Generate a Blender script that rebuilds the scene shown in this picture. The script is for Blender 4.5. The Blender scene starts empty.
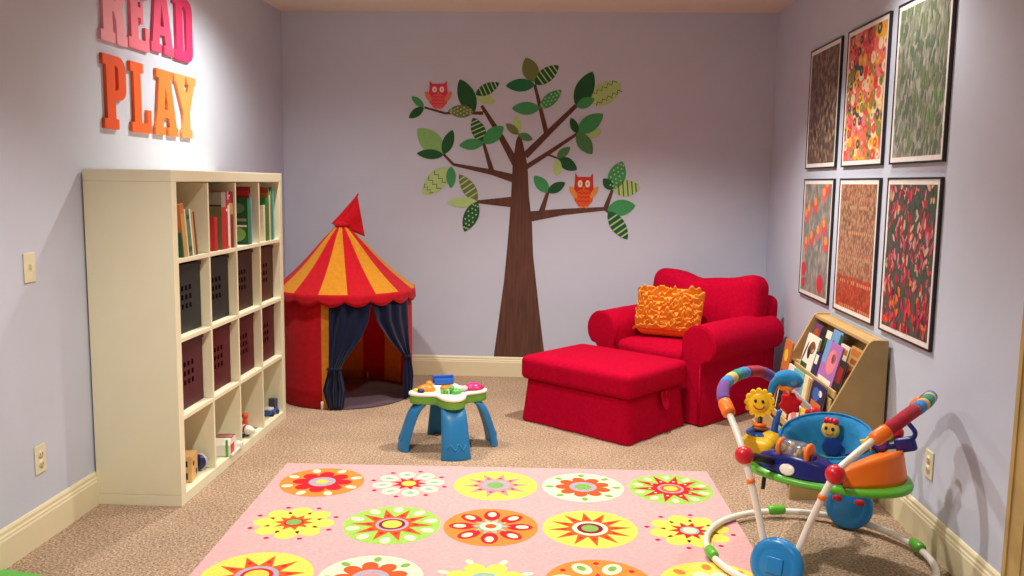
import bpy, bmesh, math, random
from mathutils import Matrix, Vector
PI = math.pi
R = math.radians
rnd = random.Random(7)
scene = bpy.context.scene
COL = scene.collection

# ------------------------------------------------------------------ materials
def s2l(c):
    return tuple((x / 12.92 if x <= .04045 else ((x + .055) / 1.055) ** 2.4) for x in c)
def rgb(r, g, b):
    return s2l((r / 255, g / 255, b / 255))
_M = {}
def mat(name, col, rough=.5, var=0.0, scale=30, bump=0.0, bscale=None, metal=0.0, spec=.5, sheen=0.0, trans=0.0, alpha=None, coat=0.0):
    """procedural principled material: noise driven colour variation and bump"""
    if name in _M: return _M[name]
    m = bpy.data.materials.new(name); m.use_nodes = True
    nt = m.node_tree; b = nt.nodes['Principled BSDF']
    b.inputs['Roughness'].default_value = rough
    b.inputs['Metallic'].default_value = metal
    b.inputs['Specular IOR Level'].default_value = spec
    b.inputs['Sheen Weight'].default_value = sheen
    b.inputs['Transmission Weight'].default_value = trans
    b.inputs['Coat Weight'].default_value = coat
    tc = nt.nodes.new('ShaderNodeTexCoord')
    n = nt.nodes.new('ShaderNodeTexNoise'); n.inputs['Scale'].default_value = scale; n.inputs['Detail'].default_value = 5
    nt.links.new(tc.outputs['Object'], n.inputs['Vector'])
    ramp = nt.nodes.new('ShaderNodeValToRGB')
    v = max(var, .02)
    ramp.color_ramp.elements[0].position = .3; ramp.color_ramp.elements[1].position = .7
    ramp.color_ramp.elements[0].color = tuple(x * (1 - v) for x in col) + (1,)
    ramp.color_ramp.elements[1].color = tuple(min(1, x * (1 + v)) for x in col) + (1,)
    nt.links.new(n.outputs['Fac'], ramp.inputs['Fac'])
    nt.links.new(ramp.outputs['Color'], b.inputs['Base Color'])
    if bump:
        n2 = nt.nodes.new('ShaderNodeTexNoise'); n2.inputs['Scale'].default_value = bscale or scale * 3; n2.inputs['Detail'].default_value = 3
        nt.links.new(tc.outputs['Object'], n2.inputs['Vector'])
        bp = nt.nodes.new('ShaderNodeBump'); bp.inputs['Strength'].default_value = bump; bp.inputs['Distance'].default_value = .01
        nt.links.new(n2.outputs['Fac'], bp.inputs['Height'])
        nt.links.new(bp.outputs['Normal'], b.inputs['Normal'])
    _M[name] = m
    return m
def plastic(name, r, g, b, rough=.32, spec=.5): return mat(name, rgb(r, g, b), rough, .03, 12, spec=spec)
def fabric(name, r, g, b, bump=.25, var=.12, scale=40): return mat(name, rgb(r, g, b), .9, var, scale, bump, 260, spec=.15, sheen=.15)
def paper(name, r, g, b): return mat(name, rgb(r, g, b), .55, .05, 25)

def cloth(name, r, g, b, k=.35):
    """thin fabric that lets some light through"""
    m = fabric(name, r, g, b, .12); nt = m.node_tree
    pb = nt.nodes['Principled BSDF']; out = nt.nodes['Material Output']
    tr = nt.nodes.new('ShaderNodeBsdfTranslucent'); tr.inputs['Color'].default_value = rgb(r, g, b) + (1,)
    mx = nt.nodes.new('ShaderNodeMixShader'); mx.inputs['Fac'].default_value = k
    nt.links.new(pb.outputs[0], mx.inputs[1]); nt.links.new(tr.outputs[0], mx.inputs[2]); nt.links.new(mx.outputs[0], out.inputs['Surface'])
    return m
def carpet_mat():
    m = bpy.data.materials.new('carpet'); m.use_nodes = True
    nt = m.node_tree; b = nt.nodes['Principled BSDF']; L = nt.links.new
    b.inputs['Roughness'].default_value = 1; b.inputs['Specular IOR Level'].default_value = .05
    tc = nt.nodes.new('ShaderNodeTexCoord')
    n = nt.nodes.new('ShaderNodeTexNoise'); n.inputs['Scale'].default_value = 95; n.inputs['Detail'].default_value = 4; n.inputs['Roughness'].default_value = .75
    L(tc.outputs['Object'], n.inputs['Vector'])
    r = nt.nodes.new('ShaderNodeValToRGB'); e = r.color_ramp.elements
    e[0].position = .33; e[0].color = rgb(104, 80, 60) + (1,)
    e[1].position = .66; e[1].color = rgb(240, 214, 184) + (1,)
    x = e.new(.45); x.color = rgb(174, 147, 124) + (1,)
    x = e.new(.54); x.color = rgb(206, 178, 153) + (1,)
    L(n.outputs['Fac'], r.inputs['Fac'])
    n3 = nt.nodes.new('ShaderNodeTexNoise'); n3.inputs['Scale'].default_value = 3; n3.inputs['Detail'].default_value = 3
    L(tc.outputs['Object'], n3.inputs['Vector'])
    mx = nt.nodes.new('ShaderNodeMixRGB'); mx.blend_type = 'MULTIPLY'; mx.inputs['Fac'].default_value = .35
    r3 = nt.nodes.new('ShaderNodeValToRGB'); r3.color_ramp.elements[0].position = .35; r3.color_ramp.elements[0].color = (.6, .58, .56, 1); r3.color_ramp.elements[1].position = .65
    L(n3.outputs['Fac'], r3.inputs['Fac']); L(r.outputs['Color'], mx.inputs['Color1']); L(r3.outputs['Color'], mx.inputs['Color2'])
    L(mx.outputs['Color'], b.inputs['Base Color'])
    n2 = nt.nodes.new('ShaderNodeTexNoise'); n2.inputs['Scale'].default_value = 110; n2.inputs['Detail'].default_value = 4
    L(tc.outputs['Object'], n2.inputs['Vector'])
    bp = nt.nodes.new('ShaderNodeBump'); bp.inputs['Strength'].default_value = .8; bp.inputs['Distance'].default_value = .02
    L(n2.outputs['Fac'], bp.inputs['Height']); L(bp.outputs['Normal'], b.inputs['Normal'])
    return m

def voronoi_mat(name, stops, scale, rough=.35, stretch=(1, 1, 1), feature='F1', noise=.0):
    """printed pattern: random coloured cells"""
    m = bpy.data.materials.new(name); m.use_nodes = True
    nt = m.node_tree; b = nt.nodes['Principled BSDF']; L = nt.links.new
    b.inputs['Roughness'].default_value = rough
    tc = nt.nodes.new('ShaderNodeTexCoord'); mp = nt.nodes.new('ShaderNodeMapping'); mp.inputs['Scale'].default_value = stretch
    L(tc.outputs['Object'], mp.inputs['Vector'])
    v = nt.nodes.new('ShaderNodeTexVoronoi'); v.inputs['Scale'].default_value = scale; v.feature = feature
    L(mp.outputs['Vector'], v.inputs['Vector'])
    sep = nt.nodes.new('ShaderNodeSeparateColor'); L(v.outputs['Color'], sep.inputs['Color'])
    r = nt.nodes.new('ShaderNodeValToRGB'); r.color_ramp.interpolation = 'CONSTANT'
    e = r.color_ramp.elements
    e[0].position = 0; e[0].color = stops[0] + (1,)
    e[1].position = 1 / len(stops); e[1].color = stops[1] + (1,)
    for i in range(2, len(stops)):
        x = e.new(i / len(stops)); x.color = stops[i] + (1,)
    L(sep.outputs['Red'], r.inputs['Fac'])
    mx = nt.nodes.new('ShaderNodeMixRGB'); mx.blend_type = 'MULTIPLY'; mx.inputs['Fac'].default_value = .55
    r2 = nt.nodes.new('ShaderNodeValToRGB'); r2.color_ramp.elements[0].color = (1, 1, 1, 1); r2.color_ramp.elements[1].color = (.25, .22, .2, 1)
    r2.color_ramp.elements[0].position = .25; r2.color_ramp.elements[1].position = .8
    L(v.outputs['Distance'], r2.inputs['Fac']); L(r.outputs['Color'], mx.inputs['Color1']); L(r2.outputs['Color'], mx.inputs['Color2'])
    L(mx.outputs['Color'], b.inputs['Base Color'])
    return m

# ------------------------------------------------------------------ mesh builder
def T(x=0, y=0, z=0): return Matrix.Translation((x, y, z))
def RX(a): return Matrix.Rotation(a, 4, 'X')
def RY(a): return Matrix.Rotation(a, 4, 'Y')
def RZ(a): return Matrix.Rotation(a, 4, 'Z')
def SC(x, y, z): return Matrix.Diagonal((x, y, z, 1))

class MB:
    def __init__(s):
        s.v = []; s.f = []; s.mi = []; s.mats = []; s.sm = []
    def idx(s, m):
        if m not in s.mats: s.mats.append(m)
        return s.mats.index(m)
    def add(s, vs, fs, m, M=None, smooth=True):
        o = len(s.v); k = s.idx(m)
        for p in vs:
            p = Vector(p)
            s.v.append(M @ p if M else p)
        for f in fs:
            s.f.append([i + o for i in f]); s.mi.append(k); s.sm.append(smooth)
        return s
    def box(s, x0, x1, y0, y1, z0, z1, m, M=None):
        vs = [(x, y, z) for x in (x0, x1) for y in (y0, y1) for z in (z0, z1)]
        fs = [(0, 1, 3, 2), (4, 6, 7, 5), (0, 4, 5, 1), (2, 3, 7, 6), (0, 2, 6, 4), (1, 5, 7, 3)]
        return s.add(vs, fs, m, M, False)
    def poly(s, pts, m, M=None):                     # one flat face
        return s.add(pts, [list(range(len(pts)))], m, M, False)
    def prism(s, pts, h0, h1, m, M=None, smooth=False):   # outline in xy, extruded along z
        n = len(pts)
        vs = [(x, y, h0) for x, y in pts] + [(x, y, h1) for x, y in pts]
        s.add(vs, [list(range(n))[::-1], list(range(n, 2 * n))], m, M, False)
        o = len(s.v) - 2 * n; k = s.idx(m)
        for i in range(n):
            j = (i + 1) % n
            s.f.append([o + i, o + j, o + n + j, o + n + i]); s.mi.append(k); s.sm.append(smooth)
        return s
    def lathe(s, prof, m, M=None, n=24, smooth=True, cap=True):    # (r, z) profile
        vs = []; fs = []
        for r, z in prof:
            for i in range(n):
                a = 2 * PI * i / n; vs.append((r * math.cos(a), r * math.sin(a), z))
        for k in range(len(prof) - 1):
            for i in range(n):
                j = (i + 1) % n; fs.append((k * n + i, k * n + j, (k + 1) * n + j, (k + 1) * n + i))
        if cap:
            if prof[0][0] > 1e-5: fs.append(list(range(n))[::-1])
            if prof[-1][0] > 1e-5: fs.append([(len(prof) - 1) * n + i for i in range(n)])
        return s.add(vs, fs, m, M, smooth)
    def sphere(s, r, m, M=None, n=20, k=12, ry=None, rz=None):
        ry = ry or r; rz = rz or r
        prof = [(math.sin(PI * i / k), -math.cos(PI * i / k)) for i in range(k + 1)]
        MM = (M or Matrix()) @ SC(r, ry, rz)
        return s.lathe(prof, m, MM, n, True, False)
    def tube(s, pts, rad, m, M=None, n=12, closed=False, cap=True):
        P = [Vector(p) for p in pts]; N = len(P)
        rs = rad if isinstance(rad, (list, tuple)) else [rad] * N
        vs = []; fs = []; ref = None
        for i, p in enumerate(P):
            a = P[(i - 1) % N] if (closed or i) else P[0]
            c = P[(i + 1) % N] if (closed or i < N - 1) else P[-1]
            t = (c - a).normalized()
            if ref is None:
                ref = Vector((0, 0, 1)) if abs(t.z) < .9 else Vector((1, 0, 0))
            u = ref - t * ref.dot(t); u.normalize(); ref = u; w = t.cross(u)
            for k in range(n):
                q = 2 * PI * k / n; vs.append(p + (u * math.cos(q) + w * math.sin(q)) * rs[i])
        for i in range(N if closed else N - 1):
            j = (i + 1) % N
            for k in range(n):
                l = (k + 1) % n; fs.append((i * n + k, i * n + l, j * n + l, j * n + k))
        if cap and not closed:
            fs.append(list(range(n))[::-1]); fs.append([(N - 1) * n + k for k in range(n)])
        return s.add(vs, fs, m, M, True)
    def grid(s, fn, nu, nv, m, M=None, smooth=True, closed=False, mf=None):   # fn(u,v) -> point, u,v in 0..1
        vs = []; fs = []
        for j in range(nv + 1):
            for i in range(nu + (0 if closed else 1)): vs.append(fn(i / nu, j / nv))
        w = nu + (0 if closed else 1)
        o = len(s.v)
        for p in vs: s.v.append((M @ Vector(p)) if M else Vector(p))
        for j in range(nv):
            for i in range(nu):
                i2 = (i + 1) % w
                s.f.append([o + j * w + i, o + j * w + i2, o + (j + 1) * w + i2, o + (j + 1) * w + i])
                s.mi.append(s.idx(mf(i, j) if mf else m)); s.sm.append(smooth)
        return s
    def cushion(s, sx, sy, sz, r, m, M=None, puff=(0, 0, 0), n=14, fn=None):   # rounded box, faces bulging by puff
        h = Vector((sx / 2, sy / 2, sz / 2)); inner = Vector((max(h.x - r, .001), max(h.y - r, .001), max(h.z - r, .001)))
        ticks = [math.sin(PI / 2 * (2 * i / n - 1)) for i in range(n + 1)]
        def pt(p):
            q = Vector((p[0] * h.x, p[1] * h.y, p[2] * h.z))
            c = Vector((max(-inner.x, min(inner.x, q.x)), max(-inner.y, min(inner.y, q.y)), max(-inner.z, min(inner.z, q.z))))
            d = q - c
            if d.length > 1e-9: q = c + d.normalized() * min(r, max(abs(d.x), abs(d.y), abs(d.z)))
            a, b, c2 = (1 - p[0] ** 2), (1 - p[1] ** 2), (1 - p[2] ** 2)
            q.x += p[0] * puff[0] * b * c2; q.y += p[1] * puff[1] * a * c2; q.z += p[2] * puff[2] * a * b
            return fn(q) if fn else q
        for ax in range(3):
            for sg in (-1, 1):
                def f(u, v, ax=ax, sg=sg):
                    p = [0, 0, 0]; p[ax] = sg
                    p[(ax + 1) % 3] = ticks[round(u * n)]; p[(ax + 2) % 3] = ticks[round(v * n)]
                    return pt(p)
                s.grid(f, n, n, m, M)
        return s
    def build(s, name, parent=None, loc=None, rotz=0, bevel=0, solid=0, weld=True, sub=0, **kw):
        me = bpy.data.meshes.new(name)
        me.from_pydata([tuple(p) for p in s.v], [], s.f)
        for m in s.mats: me.materials.append(m)
        me.polygons.foreach_set('material_index', s.mi)
        me.polygons.foreach_set('use_smooth', s.sm)
        bm = bmesh.new(); bm.from_mesh(me)
        if weld: bmesh.ops.remove_doubles(bm, verts=bm.verts, dist=1e-5)
        bmesh.ops.recalc_face_normals(bm, faces=bm.faces)
        bm.to_mesh(me); bm.free(); me.update()
        o = bpy.data.objects.new(name, me); COL.objects.link(o)
        if parent: o.parent = parent
        if loc: o.location = loc
        if rotz: o.rotation_euler.z = rotz
        if solid:
            d = o.modifiers.new('thick', 'SOLIDIFY'); d.thickness = solid; d.offset = 0
        if bevel:
            b = o.modifiers.new('edge', 'BEVEL'); b.width = bevel; b.segments = 2; b.limit_method = 'ANGLE'; b.angle_limit = R(40)
        if sub:
            d = o.modifiers.new('sub', 'SUBSURF'); d.levels = sub; d.render_levels = sub
        tag(o, **kw)
        return o
def tag(o, label=None, cat=None, group=None, kind=None):
    if label: o['label'] = label
    if cat: o['category'] = cat
    if group: o['group'] = group
    if kind: o['kind'] = kind
def empty(name, loc=(0, 0, 0), rotz=0, label=None, cat=None, group=None):
    o = bpy.data.objects.new(name, None); COL.objects.link(o)
    o.empty_display_size = .1; o.location = loc; o.rotation_euler.z = rotz
    tag(o, label, cat, group)
    return o
def ellipse(cx, cy, rx, ry, n=24, a0=0):
    ca, sa = math.cos(a0), math.sin(a0); out = []
    for i in range(n):
        a = 2 * PI * i / n; x = rx * math.cos(a); y = ry * math.sin(a)
        out.append((cx + x * ca - y * sa, cy + x * sa + y * ca))
    return out
def star(n, r0, r1, a0=0):
    return [((r0 if i % 2 == 0 else r1) * math.cos(a0 + PI * i / n), (r0 if i % 2 == 0 else r1) * math.sin(a0 + PI * i / n)) for i in range(2 * n)]
def petals(n, rin, rout, a0=0, seg=10):
    """scalloped flower outline"""
    out = []
    for i in range(n):
        for k in range(seg):
            t = k / seg; a = a0 + 2 * PI * (i + t) / n
            out.append(((rin + (rout - rin) * math.sin(PI * t) ** .6) * math.cos(a), (rin + (rout - rin) * math.sin(PI * t) ** .6) * math.sin(a)))
    return out
def spline(pts, n=8):
    """Catmull-Rom through points"""
    P = [Vector(p) for p in pts]; out = []
    for i in range(len(P) - 1):
        a = P[max(i - 1, 0)]; b = P[i]; c = P[i + 1]; d = P[min(i + 2, len(P) - 1)]
        for k in range(n):
            t = k / n
            out.append(.5 * ((2 * b) + (c - a) * t + (2 * a - 5 * b + 4 * c - d) * t * t + (3 * b - a - 3 * c + d) * t ** 3))
    out.append(P[-1]); return out

# ------------------------------------------------------------------ camera
H_CAM = 1.4562; PIT, YAW, ROL = .1212, .0517, .0129
cam = bpy.data.cameras.new('camera'); cam.sensor_width = 36; cam.lens = 867.9 / 1024 * 36; cam.clip_start = .05
co = bpy.data.objects.new('camera', cam); COL.objects.link(co)
fw = Vector((-math.sin(YAW) * math.cos(PIT), math.cos(YAW) * math.cos(PIT), -math.sin(PIT)))
r0 = Vector((math.cos(YAW), math.sin(YAW), 0)); u0 = r0.cross(fw)
rt = r0 * math.cos(ROL) + u0 * math.sin(ROL); up = u0 * math.cos(ROL) - r0 * math.sin(ROL)
co.matrix_world = Matrix(((rt.x, up.x, -fw.x, 0), (rt.y, up.y, -fw.y, 0), (rt.z, up.z, -fw.z, H_CAM), (0, 0, 0, 1)))
scene.camera = co

# ------------------------------------------------------------------ room shell
XL, XR, YB, YF, ZT = -2.045, 1.53, 6.42, -1.6, 2.67
M_wall = mat('lavender_wall_paint', rgb(198, 206, 226), .75, .02, 4, .06, 140, spec=.3)
M_ceil = mat('ceiling_paint', rgb(226, 216, 204), .9, .02, 5, .05, 90, spec=.2)
M_trim = mat('cream_trim_paint', rgb(232, 222, 188), .4, .02, 6)
M_carpet = carpet_mat()
MB().box(XL - .1, XR + .1, YF - .1, YB + .1, -.1, 0, M_carpet).build('floor', kind='structure')
MB().box(XL - .1, XR + .1, YF - .1, YB + .1, ZT, ZT + .1, M_ceil).build('ceiling', kind='structure')
MB().box(XL - .1, XL, YF, YB, 0, ZT, M_wall).build('wall_left', kind='structure')
MB().box(XR, XR + .1, YF, YB, 0, ZT, M_wall).build('wall_right', kind='structure')
MB().box(XL - .1, XR + .1, YB, YB + .1, 0, ZT, M_wall).build('wall_back', kind='structure')
MB().box(XL - .1, XR + .1, YF - .1, YF, 0, ZT, M_wall).build('wall_front', kind='structure')
BB = [(0, 0), (.016, 0), (.016, .108), (.013, .114), (.013, .122), (.009, .128), (.009, .14), (.004, .149), (0, .151)]
def baseboard(name, length, M):
    # profile in (out of wall, up), run along the local x axis
    m = MB(); n = len(BB)
    vs = [(0, -d, z) for d, z in BB] + [(length, -d, z) for d, z in BB]
    fs = [[i, (i + 1) % n, n + (i + 1) % n, n + i] for i in range(n)] + [list(range(n)), list(range(n, 2 * n))]
    m.add(vs, fs, M_trim, M, False).build(name, kind='structure')
baseboard('baseboard_back', XR - XL, T(XL, YB, 0))
baseboard('baseboard_left', YB - YF, T(XL, YF, 0) @ RZ(PI / 2))
baseboard('baseboard_right', YB - 2.865, T(XR, YB, 0) @ RZ(-PI / 2))
baseboard('baseboard_front', XR - XL, T(XR, YF, 0) @ RZ(PI))
M_case = mat('tan_wood_trim', rgb(186, 160, 104), .5, .12, 6)
MB().box(XR - .018, XR, 2.76, 2.855, 0, 2.12, M_case).box(XR - .024, XR, 2.835, 2.858, 0, 2.12, M_case).box(XR - .018, XR, 1.85, 1.945, 0, 2.12, M_case).box(XR - .018, XR, 1.945, 2.76, 2.03, 2.12, M_case).build('trim_1', kind='structure')
MB().box(XR - .012, XR, 1.945, 2.76, 0.005, 2.03, M_case).build('door_1', kind='structure')

# ------------------------------------------------------------------ lights: recessed ceiling downlights
def can(x, y, power, col=(1, .945, .84), size=R(125), blend=.7, tgt=None, rad=.05):
    l = bpy.data.lights.new('downlight', 'SPOT'); l.energy = power; l.color = col; l.spot_size = size; l.spot_blend = blend; l.shadow_soft_size = rad
    o = bpy.data.objects.new('downlight', l); COL.objects.link(o); o.location = (x, y, ZT - .02)
    if tgt:
        o.rotation_euler = (Vector(tgt) - Vector(o.location)).to_track_quat('-Z', 'Y').to_euler()
    return o
can(-1.40, 4.72, 150, size=R(150), blend=1, rad=.05)
can(.45, 4.75, 225, rad=.05)
can(-.60, 2.55, 190, rad=.035)
can(1.15, 3.9, 48)
can(-.2, .3, 120)
w = bpy.data.worlds.new('world'); scene.world = w; w.use_nodes = True
w.node_tree.nodes['Background'].inputs['Color'].default_value = (.6, .6, .7, 1); w.node_tree.nodes['Background'].inputs['Strength'].default_value = .2
scene.view_settings.view_transform = 'Standard'; scene.view_settings.look = 'None'; scene.view_settings.exposure = 0

# ================================================================== bookcase
M_shelf = mat('cream_white_laminate', rgb(240, 235, 206), .42, .02, 5)
SX, SY, SD, SL = -1.648, 3.6407, .388, 1.49      # front x, near y, depth, side length
bc = empty('bookcase', (SX, SY, 0), 0, 'tall cream cube bookcase of sixteen compartments against the left wall', 'bookcase')
t5 = .05
MB().box(-SD, 0, 0, SL, SL - t5, SL, M_shelf).build('top_panel', bc, bevel=.002)
MB().box(-SD, 0, 0, SL, 0, t5, M_shelf).build('bottom_panel', bc, bevel=.002)
MB().box(-SD, 0, 0, t5, t5 + .0005, SL - t5 - .0005, M_shelf).build('side_panel', bc, bevel=.002)
MB().box(-SD, 0, SL - t5, SL, t5 + .0005, SL - t5 - .0005, M_shelf).build('side_panel', bc, bevel=.002)
dv = .016
cw = (SL - 2 * t5 - 3 * dv) / 4
CY = [t5 + i * (cw + dv) for i in range(4)]        # near face of every compartment, local y
CZ = [t5 + i * (cw + dv) for i in range(4)]        # floor of every compartment, bottom row first
for i in range(3):
    z = CZ[i + 1] - dv
    MB().box(-SD + .002, -.002, t5 + .0005, SL - t5 - .0005, z - .003, z + dv, M_shelf).build('shelf_board', bc, bevel=.001)
for j in range(4):
    for i in range(3):
        y = CY[i + 1] - dv
        MB().box(-SD + .002, -.002, y, y + dv, CZ[j] + .0005, CZ[j] + cw - .0035, M_shelf).build('divider', bc, bevel=.001)

# ---- books standing on the top row: spine towards the room, front cover towards the near side
M_page = mat('book_pages', rgb(236, 226, 200), .8, .06, 120)
def book_local(t, w, h, cover, art=(), spine_art=(), spine_right=True):
    """cover mesh and page block in local coordinates: width x, thickness y (front face -y), height z"""
    c = MB(); b = .0025
    sg = 1 if spine_right else -1
    c.box(-w / 2, w / 2, -t / 2, -t / 2 + b, 0, h, cover)
    c.box(-w / 2, w / 2, t / 2 - b, t / 2, 0, h, cover)
    x0, x1 = sorted((sg * w / 2, sg * (w / 2 - b)))
    c.box(x0, x1, -t / 2 + b, t / 2 - b, 0, h, cover)
    for pts, m in art:                              # shapes printed on the front cover, in 0..1 of its width and height
        c.poly([(-w / 2 + u * w, -t / 2 - .0006, v * h) for u, v in pts], m)
    for z0, z1, m in spine_art:
        xs = sg * (w / 2 + .0006)
        c.poly([(xs, -t / 2 + .001, z0 * h), (xs, t / 2 - .001, z0 * h), (xs, t / 2 - .001, z1 * h), (xs, -t / 2 + .001, z1 * h)], m)
    p = MB(); x0, x1 = sorted((sg * (w / 2 - .003), -sg * (w / 2 - .005)))
    p.box(x0, x1, -t / 2 + b + .0002, t / 2 - b - .0002, .004, h - .004, M_page)
    return c, p
def book(label, group, loc, rot, t, w, h, cover, art=(), spine_art=(), spine_right=True, name='book'):
    c, p = book_local(t, w, h, cover, art, spine_art, spine_right)
    o = c.build(name, weld=False); o.location = loc; o.rotation_euler = rot
    tag(o, label, 'book', group)
    p.build('pages', o, weld=False)
    return o
P = {k: paper('print_' + k, *v) for k, v in dict(
    orange=(196, 112, 52), tan=(196, 156, 96), dkgreen=(30, 84, 50), sage=(96, 128, 96), cream=(232, 222, 190), brown=(120, 76, 46),
    red=(184, 34, 36), dkred=(140, 28, 30), olive=(122, 118, 70), grey=(150, 142, 132), black=(34, 30, 32), white=(238, 232, 218), pink=(226, 130, 140),
    green=(34, 132, 62), teal=(40, 130, 130), ltgreen=(132, 172, 92), sky=(110, 160, 210), navy=(30, 40, 90), yellow=(236, 196, 60), purple=(110, 60, 120),
    lilac=(170, 110, 180), blue=(50, 100, 180), rust=(170, 80, 36), aqua=(110, 190, 190)).items()}
def rect(x0, y0, x1, y1): return [(x0, y0), (x1, y0), (x1, y1), (x0, y1)]
ZR = CZ[3] + .0005
def shelf_books(col, items, lean=0, inset=.012):
    for (y, lab, t, w, h, cov, art, sp) in items:
        book(lab, 'books on the top row of the bookcase', (SX - inset - w / 2, SY + CY[col] + y + t / 2, ZR + t / 2 * math.sin(lean)), (lean, 0, 0), t, w, h, cov, art, sp)
shelf_books(0, [
    (.072, 'low dark green book at the near end of the leaning row, top left compartment', .010, .20, .11, P['dkgreen'], (), ()),
    (.084, 'tall orange brown book leaning in the top left compartment', .040, .22, .238, P['orange'], (), [(.0, .82, P['tan'])]),
    (.128, 'cream thin book leaning right behind the orange brown book', .010, .20, .215, P['cream'], (), ()),
    (.142, 'sage green book leaning in the middle of the top left compartment', .034, .20, .212, P['sage'], (), [(.1, .2, P['dkgreen']), (.8, .88, P['dkgreen'])]),
    (.178, 'narrow white book leaning between the sage green and the tan books', .014, .20, .212, P['white'], (), ()),
    (.198, 'tan book leaning behind the narrow white book', .016, .20, .212, P['tan'], (), ()),
    (.222, 'thin brown book at the far end of the leaning row, top left compartment', .012, .20, .2, P['brown'], (), ()),
], R(8.5))
shelf_books(1, [
    (.085, 'small red book nearest in the second compartment of the top row', .034, .19, .165, P['red'], (), ()),
    (.175, 'tall olive book with a grey top and red spine in the second compartment', .058, .26, .285, P['olive'], [(rect(0, .78, 1, 1), P['grey']), (rect(0, .75, 1, .78), P['black'])], [(0, .74, P['red']), (.74, 1, P['grey'])]),
    (.234, 'bright red book behind the olive book with the grey top', .020, .24, .235, P['red'], (), [(.8, .86, P['white'])]),
    (.255, 'white and pink spined book between the red books', .020, .25, .29, P['pink'], (), [(.05, .75, P['white']), (.75, .85, P['red'])]),
    (.276, 'narrow cream spined tall book next to the far dark red book', .012, .26, .27, P['cream'], (), [(.85, .98, P['red'])]),
    (.289, 'thick dark red book farthest in the second compartment', .042, .25, .285, P['dkred'], (), [(.6, .8, P['tan'])]),
])
shelf_books(2, [
    (.185, 'large green picture book facing the near side in the third compartment', .026, .27, .25, P['dkgreen'], [(ellipse(.75, .78, .2, .12, 14), P['sage']), (rect(.35, .5, .98, .56), P['grey']), (ellipse(.72, .22, .24, .17, 14), P['ltgreen']), (rect(.35, .38, .98, .42), P['white'])], [(.05, .95, P['green'])]),
    (.213, 'tall dark red book standing behind the large green picture book', .022, .26, .31, P['dkred'], [(rect(0, .84, 1, .93), P['red'])], [(.9, 1, P['black']), (.0, .84, P['teal'])]),
    (.237, 'narrow grey blue book last in the third compartment', .014, .24, .25, P['sky'], (), ()),
])
shelf_books(3, [
    (.085, 'short cream book nearest in the fourth compartment', .030, .19, .205, P['cream'], (), ()),
    (.130, 'dark green book standing behind the short cream book', .040, .23, .245, P['green'], (), ()),
    (.171, 'tall orange red book standing behind the dark green book', .014, .24, .305, P['rust'], [(rect(0, .7, 1, .9), P['orange'])], [(.7, .95, P['ltgreen'])]),
    (.186, 'narrow white book between the orange red and light green books', .014, .24, .26, P['white'], (), ()),
    (.201, 'narrow light green book in the fourth compartment', .016, .24, .285, P['ltgreen'], (), ()),
    (.218, 'tall teal book standing in the fourth compartment', .030, .24, .305, P['teal'], (), ()),
    (.249, 'tall aqua book farthest in the fourth compartment', .022, .24, .295, P['aqua'], (), ()),
])

# ---- storage bins with nine square holes
def bin_mesh(m, d, w, h):
    """open box: front wall with a 3x3 grid of holes; x is depth (front at 0), y width, z height"""
    b = MB(); th = .004
    hs, hp = .024, .042; y0 = w / 2 - hp - hs / 2; z0 = h * .52 - hp - hs / 2
    ys = [0] + sum([[y0 + i * hp, y0 + i * hp + hs] for i in range(3)], []) + [w]
    zs = [0] + sum([[z0 + i * hp, z0 + i * hp + hs] for i in range(3)], []) + [h]
    for i in range(7):
        for j in range(7):
            if i % 2 and j % 2: continue
            b.box(-th, 0, ys[i], ys[i + 1], zs[j], zs[j + 1], m)
    b.box(-d, -d + th, 0, w, 0, h, m)
    b.box(-d + th, -th, 0, th, 0, h, m); b.box(-d + th, -th, w - th, w, 0, h, m)
    b.box(-d + th, -th, th, w - th, 0, th, m)
    return b
def rim_mesh(m, d, w, h):
    b = MB()
    b.box(-.006, .006, -.004, w + .004, h - .014, h + .002, m); b.box(-d - .004, -d + .006, -.004, w + .004, h - .014, h + .002, m)
    b.box(-d + .006, -.006, -.004, .003, h - .014, h + .002, m); b.box(-d + .006, -.006, w - .003, w + .004, h - .014, h + .002, m)
    return b
bins = [(2, 0, (44, 46, 48), 'charcoal storage bin with square holes, nearest in the second row'),
        (2, 1, (40, 38, 40), 'charcoal storage bin, second from the near side in the second row'),
        (2, 2, (54, 28, 28), 'dark brown storage bin, third from the near side in the second row'),
        (2, 3, (74, 32, 28), 'reddish brown storage bin next to the tent in the second row'),
        (1, 0, (82, 28, 40), 'burgundy storage bin with square holes, nearest in the third row'),
        (1, 1, (84, 14, 28), 'burgundy storage bin, second from the near side in the third row'),
        (1, 2, (84, 12, 26), 'burgundy storage bin, third from the near side in the third row'),
        (1, 3, (84, 14, 28), 'burgundy storage bin next to the tent in the third row')]
for rw, c, colr, lab in bins:
    m = plastic('bin_plastic_%d_%d' % (rw, c), *colr, rough=.5, spec=.25)
    w_, d_, h_ = cw - .018, .27, .312
    o = bin_mesh(m, d_, w_, h_).build('storage_bin', loc=(SX - .045, SY + CY[c] + .009, CZ[rw] + .0008), weld=False)
    tag(o, lab, 'bin', 'storage bins in the bookcase')
    rim_mesh(m, d_, w_, h_).build('rim', o, weld=False, bevel=.002)

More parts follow.
